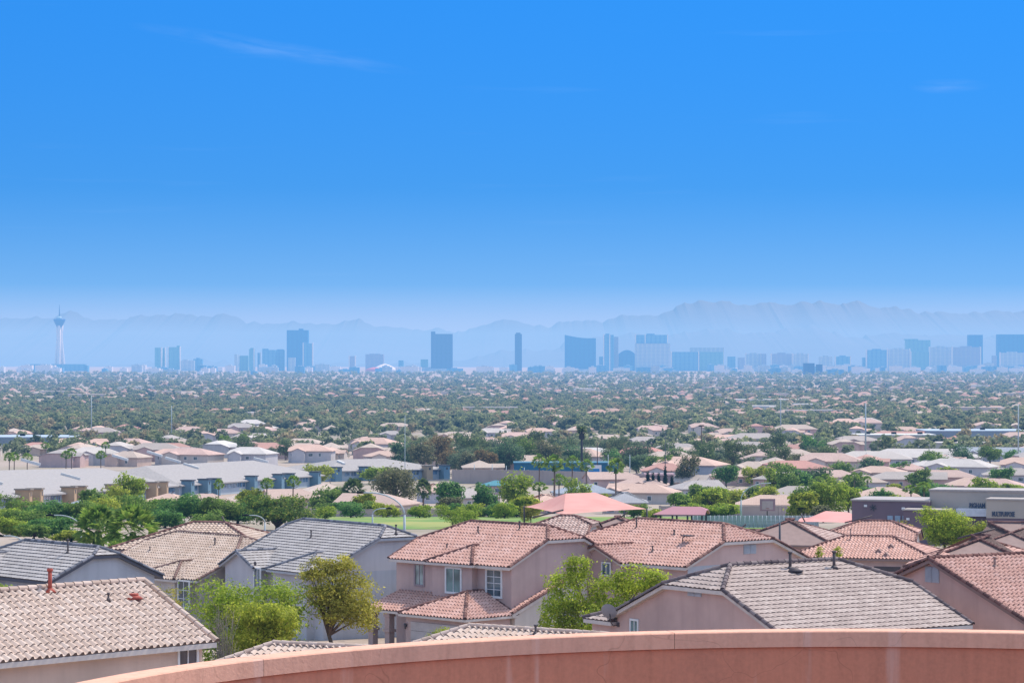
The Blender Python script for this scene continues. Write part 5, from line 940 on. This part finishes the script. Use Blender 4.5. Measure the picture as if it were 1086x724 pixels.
hotel('slim pale tower at the left of the left-centre cluster', 248.5, 251.5, 375.5, SY, FP); hotel('turquoise tower in the left-centre cluster', 253, 263, 377, SY + 50, FTq, edge=(.05,)); hotel('tall narrow turquoise tower with white core', 264, 270, 370, SY + 10, FTq, edge=(.9,), pen=(.2, .8, 6)); hotel('thin tower between the turquoise ones', 273, 276.5, 374, SY + 60, FMb, edge=(.9,)); hotel('blue rounded twin-topped tower left of the tallest tower', 278, 292, 371, SY, FMb, pen=(.0, .45, 7)); hotel('pale blue tower touching the tallest tower', 291.5, 301.5, 371, SY + 80, FMb, pen=(.2, .9, 4)); hotel('tallest dark blue glass tower left of centre', 304, 327, 350, SY + 40, FB, 60, pen=(.55, .75, 8)); hotel('pale slim tower in front of the tallest tower', 321, 332, 364, SY - 120, FMb, edge=(.95, .05), pen=(0, .5, 6)); hotel('small pale block at the foot of the tallest tower', 305.5, 313, 379, SY - 180, FP)
hotel('small blue block right of the tallest tower', 343, 350.5, 387, SY - 300, FMb, group='skyline blocks'); hotel('slim lilac tower left of the dome', 370, 377, 377.5, SY, FV, edge=(.05, .95)); hotel('square lilac block behind the red and white dome', 387.5, 407, 375.5, SY + 100, FV, 60, pen=(.2, .8, 3)); hotel('small blue block right of the dome', 422.5, 428, 382, SY, FMb); hotel('small teal block left of the dark violet tower', 446, 454, 381, SY, FTq, pod=(-20, 60, 22))
hotel('dark violet-blue tower with raised left corner left of centre', 457, 480, 354, SY - 60, FD, 50, pen=(0, .2, 13), pod=(-70, 90, 14)); hotel('thin dark blue tower at centre', 546, 553.5, 354, SY, FD, 45, pen=(.15, .8, 7))
hotel('curved blue crescent tower right of centre', 599, 632, 355, SY, FB, 45, top='curve', pod=(-60, 110, 12)); hotel('low blue annex right of the crescent tower', 635.5, 641, 378, SY, FMb); hotel('slim ribbed blue tower right of the crescent', 640, 651, 355, SY - 30, FMb, edge=(.02, .6), pen=(.2, .6, 7)); hotel('paler half of the slim ribbed tower', 651, 656, 357, SY + 30, FV); hotel('arched blue block between the two towers', 655, 675, 371, SY + 60, FB, 40, top='arch'); hotel('wide ribbed blue tower right of the arched block', 674, 708, 355, SY - 40, FMb, 50, edge=(.0, .3, 1.), pen=(.35, .6, 7), pod=(-90, 100, 150))
hotel('broad pale blue block with flat top', 712, 741, 373, SY, FMb, 50, edge=(.0, 1.)); hotel('right half of the broad pale blue block', 741.5, 767, 373, SY + 40, FTq, 50); hotel('paler block standing behind the broad blue one', 732, 768, 368.5, SY + 260, FP, 50)
for a, b, t_, m_, lab in ((772, 780, 378, FMb, 'small blue block right of the broad pale pair'), (783, 790, 379, FV, 'small lilac block right of the small blue one'), (791, 807, 375, FP, 'pale square block with mast right of the small lilac one'), (808, 813, 375, FV, 'thin lilac slab left of the dark cube'), (818, 840, 375, FV, 'wide lilac block behind the dark cube'), (841, 857, 375.3, FP, 'pale block right of the wide lilac one'), (869, 883, 378, FP, 'pale lilac block right of the dark cube'), (886, 902, 378, FMb, 'blue grey block with white rim'), (915, 919, 379, FMb, 'thin pale tower left of the long pale block'), (919, 941, 371, FMb, 'long pale blue block at the right, left half'), (941, 965, 370, FP, 'long pale block at the right, right half'), (966, 986, 373, FTq, 'pale turquoise block between the long blocks'), (986, 1010, 368, FP, 'long white-rimmed curved block, left part'), (1010, 1040, 368, FV, 'long white-rimmed curved block, right part'), (1044, 1054, 385, FP, 'low pale block between the two dark towers'), (1053, 1057, 377, FV, 'thin lilac tower between the two dark towers'), (1061, 1087, 374, FP, 'pale stepped block in front of the rightmost dark tower')):
    hotel(lab, a, b, t_, SY + random.uniform(-60, 120) - (200 if a == 1061 else 0), m_, 45, edge=(0., 1.) if b - a > 14 else None, pen=(.3, .7, 6) if b - a > 9 else None)
hotel('turquoise tower rising behind the long pale blocks', 961, 987, 360.5, SY + 420, FTq, 60, pen=(-.05, .5, 6)); hotel('dark blue tower at the right, narrower one', 1027, 1042.5, 355, SY + 300, FB, 50); hotel('dark blue broad tower cut by the right edge', 1058, 1092, 354.5, SY + 240, FB, 60)
hotel('dark blue cube in front of the lilac blocks', 852.5, 864, 385, 11500, FD, 40, group='skyline blocks'); hotel('smaller dark cube right of the first', 866, 872.5, 386.3, 11500, FD, 30, group='skyline blocks')
root = empty('domed_arena', at(408, SY - 400), 0, 'red and white domed hall between the lilac block and dark tower', 'arena'); mb = MB(); n = 20
for k, (r0, z_) in enumerate(((72, 0), (66, 14), (50, 26), (26, 36), (4, 40))): pass
mb.tube([(0, 0, 0), (0, 0, 14), (0, 0, 26), (0, 0, 36), (0, 0, 40)], [66, 60, 42, 20, 3], 24); mb.build('dome', WT, root); mb = MB(); mb.tube([(-52, -60, 0), (-52, -60, 14), (-52, -60, 22)], [50, 42, 8], 20); mb.build('red_dome', plain('dome_red', (.60, .12, .10)), root)
rr = random.Random(17)
for i in range(170):
    px = rr.uniform(-5, 1090) if i < 120 else rr.uniform(760, 1090); w_ = rr.uniform(4, 18); y = rr.uniform(11500, 15000); h_ = rr.uniform(12, 38); root = empty('city_block', at(px, y), 0, f'low hazy {"white" if i % 2 == 0 else "blue-grey"} city block at the foot of the skyline, {"left third" if px < 362 else "middle third" if px < 724 else "right third"}', 'building', 'low city blocks below the towers'); x_ = w_ / 2 / F * y; mb = MB(); mb.box((-x_, -25, -3), (x_, 25, h_)); mb.build('wall', WT if i % 2 == 0 else FP if i % 3 == 1 else FMb, root); mb = MB(); mb.box((-x_ * .4, -15, h_), (x_ * .3, 15, h_ + 5)); mb.build('roof_units', FP, root)
# ------------------------------------------------------------------ mountains
def range_(name, y0, crest, depth, seed, mat, step=3.):
    rg = np.random.default_rng(seed); xs = np.arange(-120, 1210, step); cr_ = np.interp(xs, [c[0] for c in crest], [c[1] for c in crest]); cr_ = HY - cr_
    amp = np.zeros_like(xs)
    for k, a in ((37., 1.3), (17., 1.2), (8., 1.1), (4., .8)): amp += a * np.interp(xs, np.arange(-130, 1230, k), rg.normal(size=len(np.arange(-130, 1230, k))))
    rows = 22; V = []; fol = [rg.normal(size=len(xs)) for _ in range(3)]
    for j in range(rows + 6):
        t = j / rows; y = y0 + depth * t
        for i, px in enumerate(xs):
            x = (px - HX) / F * (y0 + depth); q = t if t <= 1 else 2 - t; base = (cr_[i] + amp[i] * q ** 8) * (y0 + depth) / F
            e = q ** 1.25; ridge = .5 + .5 * math.sin(px * .11 + 2.5 * math.sin(px * .037 + seed) + t * 3.); ridge2 = .5 + .5 * math.sin(px * .33 + 4 * math.sin(px * .05) - t * 5)
            z = gz(y0) - 60 + (base - gz(y0) + 60) * e * (1 - (1 - q) * (.012 * fol[0][i] * (1 + math.sin(px * .11)))); V.append((x, y, z))
    n = len(xs); Fc = [(j * n + i, j * n + i + 1, (j + 1) * n + i + 1, (j + 1) * n + i) for j in range(rows + 5) for i in range(n - 1)]
    me = bpy.data.meshes.new(name); me.from_pydata(V, [], Fc); me.materials.append(mat); o = bpy.data.objects.new(name, me); C.objects.link(o); tag(o, kind='structure'); return o
MT = stucco('mountain_rock', (.13, .15, .19), .3, 0, .0004)
range_('mountains', 29000, [(-120, 345), (0, 337), (30, 338), (55, 337), (78, 329), (95, 334), (115, 338), (135, 340), (145, 334), (168, 332), (200, 335), (225, 338), (238, 334), (262, 340), (290, 343), (340, 341), (352, 344), (385, 340), (400, 343), (440, 350), (480, 350), (500, 348), (520, 343), (545, 342), (570, 344), (600, 343), (624, 340), (640, 344), (660, 336), (700, 333), (718, 324), (735, 321), (748, 318), (765, 318), (790, 323), (800, 324), (816, 321), (826, 327), (834, 325), (850, 318), (872, 321), (890, 323), (910, 321), (930, 327), (950, 328), (1000, 331), (1086, 333), (1210, 337)], 5500, 3, MT)
range_('hills', 22500, [(-120, 388), (200, 386), (480, 386), (540, 372), (600, 366), (680, 352), (700, 356), (760, 348), (800, 352), (860, 346), (900, 356), (1000, 352), (1086, 358), (1210, 365)], 4000, 8, MT)
# ------------------------------------------------------------------ ground
def sheet(name, x0, x1, ys, dz, mat, label=None):
    me = bpy.data.meshes.new(name); xs = [x0 + (x1 - x0) * i / 8 for i in range(9)]
    V = [(x, y, gz(y) + dz) for y in ys for x in xs]; n = 9
    Fc = [(j * n + i, j * n + i + 1, (j + 1) * n + i + 1, (j + 1) * n + i) for j in range(len(ys) - 1) for i in range(8)]
    me.from_pydata(V, [], Fc); me.materials.append(mat); o = bpy.data.objects.new(name, me); C.objects.link(o); tag(o, label, kind='structure'); return o
ys = sorted(set([a for a, b in TK] + [-100, 0, 60000]))
m, N, L, b = nt('desert_ground')
c = mixc(N, L, mp(N, L, noise(N, L, .004, 6), .4, .62, 0, 1), (.42, .32, .25), (.25, .22, .14))
c = mixc(N, L, mp(N, L, noise(N, L, .06, 5), .42, .62, 0, .7), c, (.42, .33, .27)); c = mixc(N, L, mp(N, L, noise(N, L, .9, 4), .4, .7, 0, .4), c, (.20, .16, .12)); L.new(c, b.inputs['Base Color'])
sheet('ground', -40000, 40000, ys, 0, m)
# ------------------------------------------------------------------ haze
HAZE_B = 7.2e-5; HB = (.44, .76, 1.); HAZE_C = (.40, .63, 1.0)
mb = MB(); mb.box((-42000, -3000, -400), (42000, 61000, 360)); o = mb.build('haze', None); tag(o, kind='structure')
m = bpy.data.materials.new('haze_air'); m.use_nodes = True; N = m.node_tree.nodes; L = m.node_tree.links; N.clear()
out = N.new('ShaderNodeOutputMaterial'); ab = N.new('ShaderNodeVolumeAbsorption'); ab.inputs['Color'].default_value = (1 - HB[0], 1 - HB[1], 1 - HB[2], 1); ab.inputs['Density'].default_value = HAZE_B
em = N.new('ShaderNodeEmission'); em.inputs[0].default_value = c4([a_ * b_ for a_, b_ in zip(HAZE_C, HB)]); em.inputs[1].default_value = HAZE_B  # glow stands in for sunlight scattered by the haze
ad = N.new('ShaderNodeAddShader'); L.new(ab.outputs[0], ad.inputs[0]); L.new(em.outputs[0], ad.inputs[1]); L.new(ad.outputs[0], out.inputs['Volume'])
o.data.materials.append(m)
# ------------------------------------------------------------------ sky, sun, camera
SUN_AZ, SUN_EL = 52., 58.                # azimuth to the right of the viewing direction
w = bpy.data.worlds.new('World'); bpy.context.scene.world = w; w.use_nodes = True; N = w.node_tree.nodes; L = w.node_tree.links; N.clear()
out = N.new('ShaderNodeOutputWorld'); bg = N.new('ShaderNodeBackground'); bg.inputs[1].default_value = .15
sky = N.new('ShaderNodeTexSky'); sky.sky_type = 'NISHITA'; sky.sun_disc = False; sky.sun_elevation = R(SUN_EL); sky.sun_rotation = R(SUN_AZ); sky.ozone_density = 4.; sky.air_density = 1.; sky.dust_density = .3; sky.altitude = 800
tc = N.new('ShaderNodeTexCoord'); sp = N.new('ShaderNodeSeparateXYZ'); L.new(tc.outputs['Generated'], sp.inputs[0])
cr = N.new('ShaderNodeValToRGB'); e = cr.color_ramp.elements; L.new(mp(N, L, sp.outputs['Z'], 0, .4, 0, 1), cr.inputs[0])
SK = [(0, (.58, .62, .86)), (.04, (.34, .44, .86)), (.07, (.09, .29, .81)), (.155, (.0, .25, .77)), (.32, (.0, .335, .86)), (1., (1., .75, .53))]
e[0].position, e[0].color = SK[0][0], c4(SK[0][1]); e[1].position, e[1].color = SK[-1][0], c4(SK[-1][1])
for p_, q_ in SK[1:-1]: k = e.new(p_); k.color = c4(q_)
col = mixc(N, L, 1., sky.outputs[0], cr.outputs[0], 'MULTIPLY'); gn = N.new('ShaderNodeVectorMath'); gn.operation = 'SCALE'; L.new(col, gn.inputs[0]); L.new(mp(N, L, sp.outputs['Z'], .15, .45, 1, 4.7), gn.inputs['Scale']); col = gn.outputs[0]
t2 = N.new('ShaderNodeMapping'); t2.inputs['Rotation'].default_value = (0, R(-9), 0); t2.inputs['Scale'].default_value = (9, 9, 170); L.new(tc.outputs['Generated'], t2.inputs[0]); cn = N.new('ShaderNodeTexNoise'); cn.inputs['Scale'].default_value = 1.; cn.inputs['Detail'].default_value = 5; L.new(t2.outputs[0], cn.inputs[0])
cf = mp(N, L, cn.outputs['Fac'], .62, .80, 0, .05); col = mixc(N, L, cf, col, (4., 6., 9.))
for cx_, cz_, rx_, rz_, st in ((-.083, .110, .040, .0028, .15), (.152, .0965, .011, .0022, .13)):          # the two faint cirrus wisps
    v = N.new('ShaderNodeVectorMath'); v.operation = 'SUBTRACT'; L.new(tc.outputs['Generated'], v.inputs[0]); v.inputs[1].default_value = (cx_, 0, cz_)
    m_ = N.new('ShaderNodeMapping'); m_.vector_type = 'POINT'; m_.inputs['Rotation'].default_value = (0, R(-9 if cx_ < 0 else 0), 0); L.new(v.outputs[0], m_.inputs[0])
    m2 = N.new('ShaderNodeVectorMath'); m2.operation = 'MULTIPLY'; L.new(m_.outputs[0], m2.inputs[0]); m2.inputs[1].default_value = (1 / rx_, 0, 1 / rz_)
    ln = N.new('ShaderNodeVectorMath'); ln.operation = 'LENGTH'; L.new(m2.outputs[0], ln.inputs[0])
    nz = N.new('ShaderNodeTexNoise'); nz.inputs['Scale'].default_value = 1.; nz.inputs['Detail'].default_value = 5; m3 = N.new('ShaderNodeVectorMath'); m3.operation = 'MULTIPLY'; L.new(m_.outputs[0], m3.inputs[0]); m3.inputs[1].default_value = (55, 0, 420); L.new(m3.outputs[0], nz.inputs[0])
    a_ = N.new('ShaderNodeMath'); a_.operation = 'MULTIPLY'; L.new(mp(N, L, ln.outputs['Value'], 0, 1.3, st, 0), a_.inputs[0]); L.new(mp(N, L, nz.outputs['Fac'], .35, .7, 0, 1), a_.inputs[1])
    col = mixc(N, L, a_.outputs[0], col, (4.2, 5.6, 8.))
L.new(col, bg.inputs[0]); L.new(bg.outputs[0], out.inputs[0])
sl = bpy.data.lights.new('sun', 'SUN'); sl.energy = 4.1; sl.angle = R(.5); sl.color = (1, .93, .83); so = bpy.data.objects.new('sun', sl); C.objects.link(so)
sd = Vector((math.sin(R(SUN_AZ)) * math.cos(R(SUN_EL)), math.cos(R(SUN_AZ)) * math.cos(R(SUN_EL)), math.sin(R(SUN_EL)))); so.rotation_euler = sd.to_track_quat('Z', 'Y').to_euler(); so.location = (0, 0, 80)
cam = bpy.data.cameras.new('camera'); co = bpy.data.objects.new('camera', cam); C.objects.link(co); co.rotation_euler = (R(90), 0, 0); cam.lens = 36 * F / 1086; cam.shift_y = (HY - 362) / 1086
cam.clip_start = .1; cam.clip_end = 120000; sc = bpy.context.scene; sc.camera = co
sc.view_settings.view_transform = 'Standard'; sc.view_settings.look = 'None'; sc.view_settings.exposure = 0; sc.cycles.max_bounces = 6; sc.cycles.volume_bounces = 0; sc.cycles.transparent_max_bounces = 8
sc.cycles.use_denoising = True
